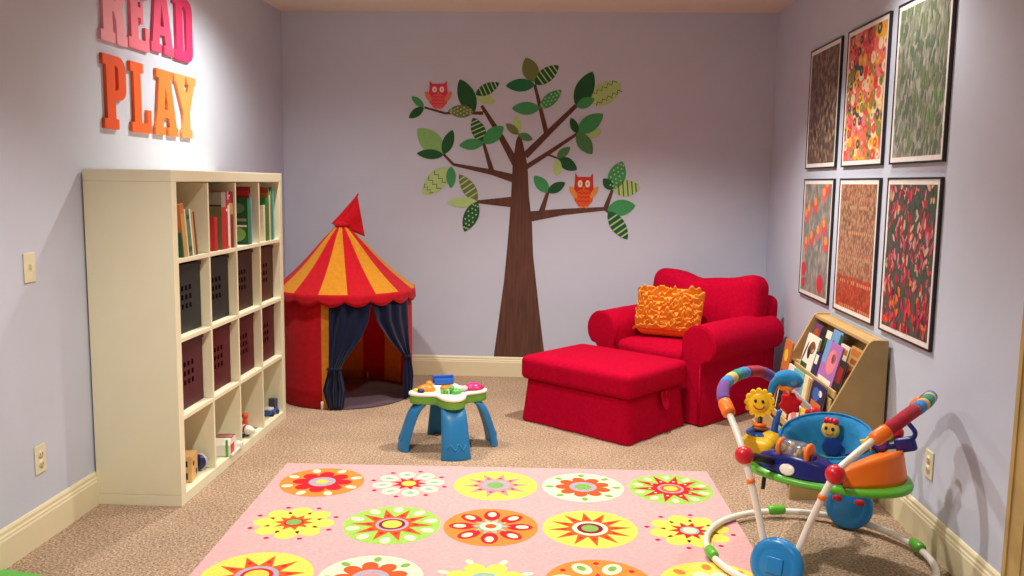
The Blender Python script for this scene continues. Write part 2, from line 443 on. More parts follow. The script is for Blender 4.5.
# ---- toys on the bottom row
zb = t5 + .001
M_wood = mat('toy_wood', rgb(222, 178, 116), .5, .15, 14)
M_dark = plastic('dark_hole', 58, 38, 26, .8)
o = empty('shape_sorter', (-1.735, 3.855, zb), R(8), 'light wooden block house with dark cut-outs in the near bottom compartment', 'toy')
MB().box(-.055, .055, -.05, .05, 0, .125, M_wood).build('wooden_box', o, bevel=.004)
m = MB()
for (u, v, s) in ((-.02, .09, .014), (.022, .088, .014), (-.02, .045, .015), (.02, .03, .016)):
    m.box(u - s, u + s, -.0515, -.0502, v - s, v + s, M_dark)
for (u, v, s) in ((-.022, .085, .013), (.02, .035, .013)):
    m.poly([(.0556, u + a, v + b) for a, b in ellipse(0, 0, s, s, 12)], M_dark)
m.build("shape_hole", o, weld=False, kind="stuff")
M_navy = plastic('navy_plastic', 30, 42, 96)
M_grey = plastic('pale_grey_plastic', 190, 188, 190)
o = empty('toy_drum', (-1.712, 3.985, zb), 0, 'dark blue round toy with a pale rim behind the wooden block house', 'toy')
q = RX(PI / 2 - .1)
MB().lathe([(.001, -.02), (.035, -.02), (.038, -.012), (.038, .012), (.035, .02), (.001, .02)], M_navy, T(0, 0, .043) @ q, 28).build('drum_body', o)
MB().lathe([(.0382, -.01), (.041, -.006), (.041, .006), (.0382, .01)], M_grey, T(0, 0, .043) @ q, 28, cap=False).build('drum_rim', o)
M_white = plastic('white_plastic', 240, 236, 226)
M_redp = plastic('red_plastic', 214, 28, 34)
M_greenp = plastic('green_plastic', 82, 176, 72)
M_dkredp = plastic('dark_red_plastic', 150, 30, 40)
o = empty('toy_barn', (-1.692, 4.262, zb), R(4), 'white toy barn with red striped roof and red door in the second bottom compartment', 'toy')
MB().prism([(-.062, 0), (.062, 0), (.062, .058), (.038, .088), (-.038, .088), (-.062, .058)], -.042, .042, M_white, RZ(PI / 2) @ RX(PI / 2)).build('barn_body', o, bevel=.003)
m = MB()
for k in range(-1, 2):
    m.box(-.044, .044, k * .026 - .005, k * .026 + .005, .0875, .091, M_dkredp)
m.build('roof_stripe', o, weld=False, kind='stuff')
MB().box(.0415, .0445, -.045, .01, .006, .056, M_redp).build('barn_door', o, bevel=.001)
MB().box(.024, .036, -.0705, -.0635, 0, .088, M_greenp).build('barn_wing', o, bevel=.002)
m = MB().box(.046, .058, -.06, .06, .0005, .012, M_white)
m.build('fence', o, bevel=.002)
o = empty('toy_block', (-1.656, 4.345, zb), R(4), 'small white toy block on the shelf edge beside the barn', 'toy')
MB().box(-.024, .024, -.022, .022, 0, .034, M_white).build('block_body', o, bevel=.004)
MB().lathe([(.001, 0), (.012, 0), (.012, .006), (.001, .006)], M_white, T(0, 0, .0335), 16).build('stud', o)
M_ltblue = plastic('grey_blue_plastic', 96, 134, 160)
o = empty('toy_airplane', (-1.70, 4.555, zb), R(-22), 'red and white striped toy plane with grey blue wings on the third bottom compartment', 'toy')
MB().sphere(.075, M_white, T(0, 0, .04), 20, 12, .026, .028).build('fuselage', o)
MB().prism([(-.015, -.085), (.02, -.085), (.03, 0), (.02, .085), (-.015, .085), (-.02, 0)], .026, .034, M_ltblue).build('wing', o, bevel=.002)
m = MB()
for k in (-.035, -.01, .018):
    m.lathe([(.0285 * (1 - (k / .075) ** 2) ** .5, -.006), (.0295 * (1 - (k / .075) ** 2) ** .5, 0), (.0285 * (1 - (k / .075) ** 2) ** .5, .006)], M_redp, T(k, 0, .04) @ SC(1, .93, 1) @ RY(PI / 2), 20, cap=False)
m.build('stripe', o, weld=False)
MB().prism([(-.07, .045), (-.05, .045), (-.066, .082), (-.08, .082)], -.004, .004, M_redp, RX(PI / 2)).build('tail_fin', o)
for s in (-1, 1):
    MB().lathe([(.001, -.006), (.012, -.006), (.012, .006), (.001, .006)], M_dark, T(.01, s * .022, .012) @ RX(PI / 2), 14).build('wheel', o)
M_orangep = plastic('orange_plastic', 240, 112, 40)
M_orr = plastic('orange_red_plastic', 232, 84, 48)
o = empty('toy_figure', (-1.735, 4.672, zb), 0, 'small orange peg figure behind the red and white toy plane', 'toy')
MB().lathe([(.014, 0), (.017, .004), (.017, .03), (.012, .06), (.008, .066)], M_orr, n=18).build('figure_body', o)
MB().sphere(.019, M_orr, T(0, 0, .082)).build('figure_head', o)
M_bluep = plastic('blue_plastic', 40, 96, 190)
o = empty('toy_truck', (-1.70, 5.005, zb), R(80), 'blue toy truck with a dark upright cab in the far bottom compartment', 'toy')
MB().box(-.05, .05, -.026, .026, .012, .035, M_bluep).build('truck_bed', o, bevel=.004)
MB().box(.012, .045, -.024, .024, .0355, .095, plastic('slate_plastic', 70, 74, 96)).build('cab', o, bevel=.006)
MB().box(-.045, -.0, -.022, .022, .0355, .05, M_white).build('load', o, bevel=.004)
for sx in (-.03, .03):
    for sy in (-1, 1):
        MB().lathe([(.001, -.005), (.013, -.005), (.013, .005), (.001, .005)], M_dark, T(sx, sy * .028, .0135) @ RX(PI / 2), 14).build('wheel', o)

# ================================================================== wall letters
def letter(name, loops, y0, y1, z0, z1, m, label, group):
    cu = bpy.data.curves.new(name, 'CURVE'); cu.dimensions = '2D'; cu.fill_mode = 'BOTH'; cu.extrude = .008
    for lp in loops:
        sp = cu.splines.new('POLY'); sp.points.add(len(lp) - 1); sp.use_cyclic_u = True
        for i, (u, v) in enumerate(lp): sp.points[i].co = (u * (y1 - y0), v * (z1 - z0), 0, 1)
    tmp = bpy.data.objects.new('tmp', cu); COL.objects.link(tmp)
    bpy.context.view_layer.update()
    me = bpy.data.meshes.new_from_object(tmp.evaluated_get(bpy.context.evaluated_depsgraph_get()))
    bpy.data.objects.remove(tmp); bpy.data.curves.remove(cu)
    me.name = name; me.materials.clear(); me.materials.append(m)
    o = bpy.data.objects.new(name, me); COL.objects.link(o)
    o.matrix_world = Matrix(((0, 0, 1, XL + .0075), (1, 0, 0, y0), (0, 1, 0, z0), (0, 0, 0, 1)))
    tag(o, label, 'letter', group)
def arc(cx, cy, rx, ry, a0, a1, n=6):
    return [(cx + rx * math.cos(R(a0 + (a1 - a0) * i / n)), cy + ry * math.sin(R(a0 + (a1 - a0) * i / n))) for i in range(n + 1)]
L_P = [[(0, 0), (.62, 0), (.62, .14), (.5, .14), (.5, .4), (.68, .4)] + arc(.68, .57, .32, .17, -90, 0) + arc(.68, .83, .32, .17, 0, 90) + [(0, 1), (0, .86), (.13, .86), (.13, .14), (0, .14)],
       [(.5, .53)] + arc(.56, .6, .1, .07, -90, 0) + arc(.56, .8, .1, .07, 0, 90) + [(.5, .87)]]
L_L = [[(0, 0), (1, 0), (1, .34), (.8, .34), (.8, .14), (.5, .14), (.5, .86), (.64, .86), (.64, 1), (0, 1), (0, .86), (.14, .86), (.14, .14), (0, .14)]]
L_A = [[(0, 0), (.43, 0), (.43, .13), (.35, .13), (.38, .27), (.6, .27), (.63, .13), (.56, .13), (.56, 0), (1, 0), (1, .13), (.94, .13), (.72, .87), (.8, .87), (.8, 1), (.12, 1), (.12, .87), (.22, .87), (.06, .13), (0, .13)],
       [(.41, .4), (.57, .4), (.49, .76)]]
L_Y = [[(.28, 0), (.78, 0), (.78, .13), (.69, .13), (.69, .42), (.93, .87), (1, .87), (1, 1), (.58, 1), (.58, .87), (.66, .87), (.54, .6), (.42, .87), (.48, .87), (.48, 1), (0, 1), (0, .87), (.08, .87), (.36, .42), (.36, .13), (.28, .13)]]
L_R = [[(0, 0), (.52, 0), (.52, .13), (.44, .13), (.44, .4), (.52, .38), (.58, .28), (.6, .0), (1, 0), (1, .13), (.92, .13), (.9, .34), (.82, .46)] + arc(.66, .62, .32, .12, -30, 0, 3) + arc(.66, .83, .32, .17, 0, 90) + [(0, 1), (0, .87), (.1, .87), (.1, .13), (0, .13)],
       [(.44, .53)] + arc(.55, .6, .1, .07, -90, 0) + arc(.55, .8, .1, .07, 0, 90) + [(.44, .87)]]
L_E = [[(0, 0), (1, 0), (1, .32), (.82, .32), (.82, .14), (.48, .14), (.48, .43), (.62, .43), (.62, .36), (.74, .36), (.74, .65), (.62, .65), (.62, .57), (.48, .57), (.48, .86), (.8, .86), (.8, .7), (.97, .7), (.97, 1), (0, 1), (0, .86), (.13, .86), (.13, .14), (0, .14)]]
L_D = [[(0, 0), (.66, 0)] + arc(.66, .17, .34, .17, -90, 0) + arc(.66, .83, .34, .17, 0, 90) + [(0, 1), (0, .86), (.12, .86), (.12, .14), (0, .14)],
       [(.48, .14)] + arc(.56, .22, .1, .08, -90, 0) + arc(.56, .78, .1, .08, 0, 90) + [(.48, .86)]]
g1, g2 = 'pink wall letters of the upper word', 'orange wall letters of the lower word'
letter('letter', L_R, 3.838, 4.075, 2.062, 2.420, plastic('letter_pale_pink', 240, 160, 178, .5), 'pale pink slab letter R on the left wall above the orange letter P', g1)
letter('letter', L_E, 4.090, 4.295, 2.068, 2.420, plastic('letter_light_pink', 240, 122, 146, .5), 'light pink slab letter E on the left wall above the letter L', g1)
letter('letter', L_A, 4.318, 4.575, 2.086, 2.420, plastic('letter_rose', 226, 80, 122, .5), 'rose pink slab letter A in the upper word on the left wall', g1)
letter('letter', L_D, 4.583, 4.814, 2.081, 2.415, plastic('letter_magenta', 218, 52, 108, .5), 'deep pink slab letter D ending the upper word', g1)
letter('letter', L_P, 3.840, 4.045, 1.674, 2.004, plastic('letter_dark_orange', 226, 84, 30, .5), 'dark orange slab letter P on the left wall', g2)
letter('letter', L_L, 4.092, 4.290, 1.674, 2.004, plastic('letter_orange', 236, 98, 38, .5), 'orange slab letter L on the left wall', g2)
letter('letter', L_A, 4.330, 4.595, 1.674, 2.004, plastic('letter_light_orange', 236, 126, 58, .5), 'light orange slab letter A in the lower word on the left wall', g2)
letter('letter', L_Y, 4.566, 4.834, 1.674, 2.006, plastic('letter_peach', 240, 150, 84, .5), 'peach slab letter Y ending the lower word', g2)

# ================================================================== switch and outlets
M_plate = plastic('ivory_plate', 226, 220, 190, .4)
def outlet(y, z, x, sgn, label):
    o = empty('power_outlet', (x, y, z), 0 if sgn > 0 else PI, label, 'outlet')
    MB().box(.0005, .006, -.036, .036, -.058, .058, M_plate).build('cover_plate', o, bevel=.003)
    for s in (-1, 1):
        q = MB().lathe([(.001, 0), (.017, 0), (.017, .003), (.001, .003)], M_plate, T(.0055, 0, s * .02) @ RY(PI / 2), 20).build('socket', o)
        m = MB().box(.0088, .0092, -.008, -.005, s * .02 - .004, s * .02 + .006, M_dark).box(.0088, .0092, .005, .008, s * .02 - .004, s * .02 + .006, M_dark)
        m.build('slot', q, weld=False)
outlet(3.248, .338, XL, 1, 'ivory power outlet low on the left wall before the bookcase')
outlet(3.505, .338, XR, -1, 'ivory power outlet low on the right wall behind the baby jumper')
o = empty('light_switch', (XL, 3.245, 1.104), 0, 'ivory light switch on the left wall in front of the bookcase', 'switch')
MB().box(.0005, .006, -.036, .036, -.058, .058, M_plate).build('cover_plate', o, bevel=.003)
MB().box(.006, .016, -.006, .006, -.004, .014, M_plate).build('toggle', o, bevel=.002)

# ================================================================== framed prints on the right wall
M_black = plastic('black_frame_paint', 26, 22, 24, .35)
M_mat = paper('white_mat_board', 236, 232, 230)
def clip_disc(cx, cy, rx, ry, a, w, h, n=14):
    return [(max(-w, min(w, x)), max(-h, min(h, y))) for x, y in ellipse(cx, cy, rx, ry, n, a)]
def pr(name, r, g, b): return paper('art_' + name, r, g, b)
def art_brown(m, w, h):
    base = voronoi_mat('art_brown_cells', [rgb(120, 98, 84), rgb(84, 70, 64), rgb(150, 126, 104), rgb(98, 82, 74), rgb(134, 108, 88)], 42, stretch=(1, 1, .6))
    m.poly([(-w, 0, -h), (w, 0, -h), (w, 0, h), (-w, 0, h)], base)
    cs = [pr('taupe', 164, 138, 114), pr('umber', 92, 76, 68), pr('plum', 116, 90, 86)]
    for k in range(260):
        x, y = rnd.uniform(-w, w), rnd.uniform(-h, h)
        m.poly([(a, -.0006 - k * 2e-6, b) for a, b in clip_disc(x, y, .011, .02, rnd.uniform(-.5, .5), w, h, 10)], cs[k % 3])
def art_buttons(m, w, h):
    m.poly([(-w, 0, -h), (w, 0, -h), (w, 0, h), (-w, 0, h)], pr('salmon', 206, 92, 78))
    cs = [pr('redpink', 214, 64, 70), pr('coral', 226, 110, 84), pr('yellow', 232, 172, 52), pr('olive', 136, 136, 62), pr('slate', 78, 76, 78), pr('cream', 236, 206, 170), pr('pinkish', 226, 120, 128)]
    k = 0
    for j in range(11):
        for i in range(9):
            x = -w + (i + (j % 2) * .5 + rnd.uniform(-.15, .15)) * 2 * w / 8.5; y = -h + (j + rnd.uniform(-.2, .2) + .5) * 2 * h / 11
            if not (-w < x < w): continue
            c = rnd.choice(cs + cs[:3]); r = rnd.uniform(.04, .058); d = -.0005 - k * 6e-6; k += 1
            m.poly([(a, d, b) for a, b in clip_disc(x, y, r, r, 0, w, h, 16)], c)
            m.poly([(a, d - .0005, b) for a, b in clip_disc(x, y, r * .55, r * .55, 0, w, h, 12)], rnd.choice(cs))
            m.poly([(a, d - .001, b) for a, b in clip_disc(x, y, r * .2, r * .2, 0, w, h, 8)], rnd.choice(cs))
def art_leaves(m, w, h):
    m.poly([(-w, 0, -h), (w, 0, -h), (w, 0, h), (-w, 0, h)], voronoi_mat('art_ash_cells', [rgb(164, 166, 152), rgb(148, 152, 136), rgb(176, 176, 164)], 60, stretch=(1, 1, .4)))
    cs = [pr('pine', 96, 112, 94), pr('moss', 108, 126, 94), pr('leaf', 100, 132, 84), pr('ash', 128, 134, 118)]
    k = 0
    for j in range(12):
        for i in range(7):
            x = -w + (i + .5 * (j % 2)) * 2 * w / 6.5 + rnd.uniform(-.01, .01); y = -h + (j + .5) * 2 * h / 12 + rnd.uniform(-.012, .012)
            if not (-w < x < w): continue
            c = cs[2] if (y < -h * .1 and x > 0 and rnd.random() < .6) else rnd.choice([cs[0], cs[1], cs[3]])
            for q in range(rnd.randint(4, 6)):
                m.poly([(a, -.0006 - k * 2e-6, b) for a, b in clip_disc(x + rnd.uniform(-.028, .028), y + rnd.uniform(-.018, .018), .008, rnd.uniform(.018, .03), rnd.uniform(-.5, .3), w, h, 8)], c); k += 1
def art_pinkgrey(m, w, h):
    base = voronoi_mat('art_grey_cells', [rgb(166, 158, 146), rgb(140, 140, 134), rgb(180, 170, 158), rgb(144, 152, 142)], 40, stretch=(1, 1, .5))
    m.poly([(-w, 0, -h), (w, 0, -h), (w, 0, h), (-w, 0, h)], base)
    c1, c2, c3, c4 = pr('hot_pink', 226, 76, 84), pr('amber', 232, 160, 70), pr('red_flower', 216, 44, 60), pr('rosy', 206, 110, 110)
    for k, (u, v) in enumerate([(.75, .8), (.45, .62), (.2, .5), (.85, .95), (.1, .4), (.8, .25), (.6, .12), (.35, 0), (.15, -.12), (.9, -.05)]):
        x, y = (u * 2 - 1) * w, v * h
        m.poly([(a, -.001 - k * 1e-5, b) for a, b in clip_disc(x, y, .045, .05, 0, w, h, 14)], c1 if k % 2 else c4)
        m.poly([(a, -.0016 - k * 1e-5, b) for a, b in clip_disc(x, y + .02, .026, .026, 0, w, h, 12)], c2)
    for k, (u, v, r) in enumerate([(.75, -.78, .055), (.1, -.6, .045), (.1, -.85, .03)]):
        m.poly([(a, -.001 - k * 1e-5, b) for a, b in clip_disc((u * 2 - 1) * w, v * h, r, r, 0, w, h, 14)], c3)
def art_dots(m, w, h):
    zc = -h * .48
    m.poly([(-w, 0, zc), (w, 0, zc), (w, 0, h), (-w, 0, h)], voronoi_mat('art_tan_cells', [rgb(172, 130, 104), rgb(150, 108, 86), rgb(186, 146, 116)], 50))
    m.poly([(-w, 0, -h), (w, 0, -h), (w, 0, zc), (-w, 0, zc)], voronoi_mat('art_red_cells', [rgb(196, 72, 48), rgb(168, 58, 42), rgb(206, 96, 60)], 50))
    cs = [pr('buff', 226, 170, 120), pr('brick', 190, 84, 62), pr('sand', 206, 150, 104), pr('olive2', 128, 112, 66)]
    k = 0
    for j in range(30):
        for i in range(18):
            x = -w + (i + .5 + .5 * (j % 2)) * 2 * w / 18; y = -h + (j + .5) * 2 * h / 30
            if not (-w < x < w): continue
            c = cs[3 if rnd.random() < .15 else (0 if j % 6 == 0 else (1 if y < zc else rnd.choice([1, 2, 2])))]
            m.poly([(a, -.0006 - k * 1e-6, b) for a, b in clip_disc(x, y, .006, .011, rnd.uniform(-.3, .3), w, h, 8)], c); k += 1
def art_petals(m, w, h):
    m.poly([(-w, 0, -h), (w, 0, -h), (w, 0, h), (-w, 0, h)], pr('dark_leafy', 78, 78, 74))
    top = [pr('rose2', 196, 70, 86), pr('pale_rose', 212, 120, 128), pr('dark_leafy', 0, 0, 0), pr('leafgreen', 66, 84, 62), pr('cream2', 206, 170, 140), pr('crimson', 168, 40, 62), pr('leafgreen', 0, 0, 0)]
    low = [pr('scarlet', 220, 62, 36), pr('tangerine', 232, 110, 52), pr('rose2', 0, 0, 0), pr('crimson', 0, 0, 0), pr('wine', 110, 22, 50)]
    for k in range(470):
        x, y = rnd.uniform(-w, w), rnd.uniform(-h, h)
        c = rnd.choice(low if y < -h * .45 + rnd.uniform(-.05, .05) else top)
        m.poly([(a, -.0006 - k * 2e-6, b) for a, b in clip_disc(x, y, rnd.uniform(.007, .013), rnd.uniform(.014, .028), rnd.uniform(-.9, .9), w, h, 10)], c)
posters = [(5.4916, 4.914, 1.5589, 2.2659, art_brown, 'framed print of dark brown mottled cells, upper row nearest the corner'),
           (4.808, 4.2196, 1.5589, 2.2659, art_buttons, 'framed print of red and yellow round flowers in the upper row'),
           (4.1208, 3.5558, 1.5589, 2.2659, art_leaves, 'framed print of grey green leaf clusters in the upper row'),
           (5.4916, 4.914, .7923, 1.4995, art_pinkgrey, 'framed grey print with pink and amber flowers in the lower row'),
           (4.808, 4.2196, .7923, 1.4995, art_dots, 'framed tan print of small dots with a red lower third'),
           (4.1208, 3.5558, .7923, 1.4995, art_petals, 'framed dark print of pink and red petals in the lower row')]
for ya, yb, z0, z1, fn, lab in posters:
    w, h = (ya - yb) / 2, (z1 - z0) / 2
    # local x runs along the wall (towards the camera), local -y out of the wall
    o = empty('framed_print', (XR, (ya + yb) / 2, (z0 + z1) / 2), -PI / 2, lab, 'picture', 'framed prints on the right wall')
    f = .0085; d = .015
    MB().box(-w, w, -d, -.0005, h - f, h, M_black).box(-w, w, -d, -.0005, -h, -h + f, M_black).box(-w, -w + f, -d, -.0005, -h + f, h - f, M_black).box(w - f, w, -d, -.0005, -h + f, h - f, M_black).build('frame', o, weld=False)
    MB().box(-w + f, w - f, -.012, -.0005, -h + f, h - f, M_mat).build('mat_board', o, weld=False)
    m = MB(); fn(m, w - .031, h - .031)
    p = m.build('print', o, weld=False); p.location.y = -.0126

# ================================================================== wall decal tree
LEAVES=[
 ((-0.996, 1.997),(-1.086, 2.071),0.051,'M',''),
 ((-0.996, 1.992),(-1.106, 1.914),0.062,'D',''),
 ((-0.629, 1.953),(-0.732, 2.195),0.128,'D',''),
 ((-0.629, 1.963),(-0.817, 1.969),0.092,'O','dots'),
 ((-0.615, 2.087),(-0.443, 2.17),0.082,'D','bars'),
 ((-0.614, 2.082),(-0.47, 2.034),0.077,'L',''),
 ((-0.186, 2.179),(-0.254, 2.351),0.118,'O',''),
 ((-0.186, 2.164),(-0.015, 2.296),0.103,'D','bars'),
 ((-0.186, 2.16),(-0.397, 2.151),0.092,'F',''),
 ((-0.148, 1.992),(-0.35, 1.99),0.092,'M',''),
 ((-0.148, 1.992),(0.008, 2.124),0.087,'M','dots'),
 ((0.211, 2.039),(0.437, 2.169),0.159,'L','zig'),
 ((0.119, 2.006),(0.23, 2.256),0.134,'D',''),
 ((0.119, 2.006),(0.248, 2.064),0.077,'M',''),
 ((0.128, 1.816),(0.08, 1.927),0.057,'D',''),
 ((0.191, 1.816),(0.304, 1.83),0.077,'L',''),
 ((0.128, 1.821),(0.313, 1.954),0.116,'M',''),
 ((0.128, 1.821),(0.24, 1.667),0.103,'G',''),
 ((-0.015, 1.639),(0.079, 1.715),0.062,'G',''),
 ((-0.007, 1.627),(-0.013, 1.501),0.062,'L',''),
 ((-0.007, 1.634),(0.133, 1.553),0.087,'D',''),
 ((-0.302, 1.811),(-0.316, 1.941),0.062,'L',''),
 ((-0.297, 1.804),(-0.392, 1.88),0.057,'O',''),
 ((-0.297, 1.804),(-0.195, 1.767),0.057,'G',''),
 ((-0.556, 1.739),(-0.409, 1.86),0.103,'M',''),
 ((-0.556, 1.746),(-0.634, 1.921),0.103,'D','bars'),
 ((-0.556, 1.739),(-0.734, 1.719),0.082,'M',''),
 ((-0.849, 1.655),(-1.042, 1.839),0.154,'P',''),
 ((-0.849, 1.655),(-0.781, 1.832),0.082,'D',''),
 ((-0.849, 1.65),(-1.048, 1.658),0.072,'D',''),
 ((-0.811, 1.554),(-1.004, 1.356),0.141,'L','zigx'),
 ((-0.793, 1.567),(-0.792, 1.407),0.072,'M',''),
 ((-0.598, 1.315),(-0.733, 1.51),0.098,'O','bars'),
 ((-0.598, 1.31),(-0.822, 1.3),0.077,'L',''),
 ((-0.598, 1.31),(-0.692, 1.088),0.108,'D','dots'),
 ((-0.072, 1.386),(-0.181, 1.506),0.087,'M',''),
 ((-0.079, 1.386),(0.049, 1.459),0.072,'D',''),
 ((0.395, 1.413),(0.596, 1.433),0.123,'L','barsd'),
 ((0.39, 1.413),(0.46, 1.619),0.128,'M','dots'),
 ((0.395, 1.413),(0.325, 1.492),0.067,'D',''),
 ((0.361, 1.265),(0.565, 1.299),0.118,'M',''),
 ((0.369, 1.253),(0.514, 1.051),0.108,'D','bars'),
]
BRANCHES=[
 ( [(-0.312, 1.585), (-0.442, 1.81), (-0.571, 2.008)], [0.057, 0.041, 0.023] ),
 ( [(-0.558, 1.954), (-0.685, 1.955), (-0.838, 1.951), (-0.991, 1.992)], [0.026, 0.021, 0.018, 0.015] ),
 ( [(-0.323, 1.482), (-0.49, 1.528), (-0.772, 1.58)], [0.062, 0.041, 0.021] ),
 ( [(-0.772, 1.577), (-0.849, 1.655)], [0.021, 0.018] ),
 ( [(-0.487, 1.518), (-0.556, 1.744)], [0.039, 0.021] ),
 ( [(-0.321, 1.312), (-0.598, 1.31)], [0.082, 0.021] ),
 ( [(-0.249, 1.649), (-0.074, 1.826), (0.116, 2.014)], [0.051, 0.041, 0.031] ),
 ( [(-0.097, 1.818), (-0.186, 2.16)], [0.036, 0.021] ),
 ( [(-0.243, 1.566), (-0.072, 1.676), (0.128, 1.813)], [0.036, 0.031, 0.021] ),
 ( [(-0.084, 1.661), (-0.007, 1.634)], [0.015, 0.013] ),
 ( [(-0.217, 1.206), (0.038, 1.245), (0.348, 1.273)], [0.077, 0.046, 0.026] ),
 ( [(0.343, 1.26), (0.393, 1.41)], [0.039, 0.021] ),
 ( [(0.338, 1.275), (0.387, 1.235)], [0.026, 0.018] ),
 ( [(-0.123, 1.238), (-0.077, 1.391)], [0.044, 0.023] ),
]
TRUNK= [(-0.293, 1.814), (-0.269, 1.756), (-0.23, 1.583), (-0.216, 1.358), (-0.19, 1.152), (-0.179, 0.923), (-0.154, 0.722), (-0.12, 0.452), (-0.077, 0.141), (-0.466, 0.128), (-0.427, 0.445), (-0.392, 0.733), (-0.376, 0.92), (-0.359, 1.15), (-0.348, 1.356), (-0.339, 1.582), (-0.317, 1.756)]

LC = {'D': fabric('leaf_dark_green', 44, 94, 58, 0, .05), 'M': fabric('leaf_mid_green', 72, 156, 98, 0, .05), 'F': fabric('leaf_forest_green', 44, 118, 76, 0, .05),
      'L': fabric('leaf_lime', 178, 212, 140, 0, .05), 'P': fabric('leaf_pale_green', 136, 188, 116, 0, .05), 'O': fabric('leaf_olive', 114, 130, 78, 0, .05), 'G': fabric('leaf_grey_green', 84, 138, 88, 0, .05)}
M_bark = mat('decal_bark', rgb(92, 56, 44), .8, .3, 8)
nt = M_bark.node_tree
for nd in nt.nodes:
    if nd.type == 'TEX_NOISE':
        mp = nt.nodes.new('ShaderNodeMapping'); mp.inputs['Scale'].default_value = (6, 1, .5)
        src = nd.inputs['Vector'].links[0].from_socket
        nt.links.new(src, mp.inputs['Vector']); nt.links.new(mp.outputs['Vector'], nd.inputs['Vector'])
M_lt = fabric('leaf_light_pattern', 170, 206, 152, 0, .03); M_dk = fabric('leaf_dark_pattern', 96, 104, 50, 0, .03)
YD = YB - .002
tree = empty('tree_decal', (-.28, YB, .15), 0, 'large brown tree decal with patterned green leaves on the back wall', 'wall decal')
OX, OZ = -.28, .15
def W(x, z, d=0): return (x - OX, -.002 - d, z - OZ)
MB().poly([W(x, z) for x, z in TRUNK], M_bark).build('trunk', tree)
def strip(m, pts, ws, mt, d):
    P2 = [Vector(p) for p in pts]; Lf = []; Rt = []
    for i, p in enumerate(P2):
        t = (P2[min(i + 1, len(P2) - 1)] - P2[max(i - 1, 0)]).normalized(); n = Vector((-t.y, t.x)) * ws[i] / 2
        Lf.append(p + n); Rt.append(p - n)
    o = Lf + Rt[::-1]
    for i in range(len(P2) - 1):
        m.poly([W(q.x, q.y, d) for q in (Lf[i], Lf[i + 1], Rt[i + 1], Rt[i])], mt)
for i, (pts, ws) in enumerate(BRANCHES):
    m = MB(); strip(m, pts, ws, M_bark, .0004 + .00005 * i); m.build('branch', tree)
def leaf(b, t, w, c, pat):
    B, Tp = Vector(b), Vector(t); ax = Tp - B; L_ = ax.length; ax.normalize(); n = Vector((-ax.y, ax.x)); m = MB()
    hw = lambda s: w / 2 * max(0, math.sin(PI * s ** .92)) ** .72
    N = 14; d = .0012
    pts = [B + ax * L_ * i / N + n * hw(i / N) for i in range(N + 1)] + [B + ax * L_ * i / N - n * hw(i / N) for i in range(N - 1, 0, -1)]
    m.poly([W(p.x, p.y, d) for p in pts], LC[c])
    pt = lambda s, k: B + ax * L_ * s + n * k
    d2 = d + .0006; mt = M_lt if c in 'DMFO' else M_dk
    if pat in ('bars', 'barsd'):
        for s in (.2, .36, .52, .68, .82):
            a, e = hw(s) * .96, hw(s + .03) * .96
            m.poly([W(*q, d2) for q in (pt(s, -a), pt(s + .05, -e), pt(s + .05, e), pt(s, a))] if False else [W(q.x, q.y, d2) for q in (pt(s, -a), pt(s + .045, -e), pt(s + .045, e), pt(s, a))], mt)
    elif pat == 'dots':
        for i in range(1, 8):
            s = i / 8
            for k in (-.6, 0, .6) if i % 2 else (-.3, .3):
                q = pt(s, k * hw(s)); m.poly([W(x, z, d2) for x, z in ellipse(q.x, q.y, .0065, .0065, 8)], mt)
    elif pat == 'zig':
        for off in (-.24, .24):
            z = [pt(.12 + .8 * i / 10, off * w + (.012 if i % 2 else -.012)) for i in range(11)]
            strip(m, z, [.007] * 11, mt, d2)
    elif pat == 'zigx':
        for s in (.34, .56, .78):
            a = hw(s) * .9
            z = [pt(s + (.05 if i % 2 else -.03) , -a + 2 * a * i / 6) for i in range(7)]
            strip(m, z, [.007] * 7, mt, d2)
    m.build('leaf', tree)
for lf in LEAVES: leaf(*lf)
for i, o in enumerate([c for c in COL.objects if c.name.startswith('leaf') and c.parent == tree]): o.location.y = -.00025 * (i % 5)

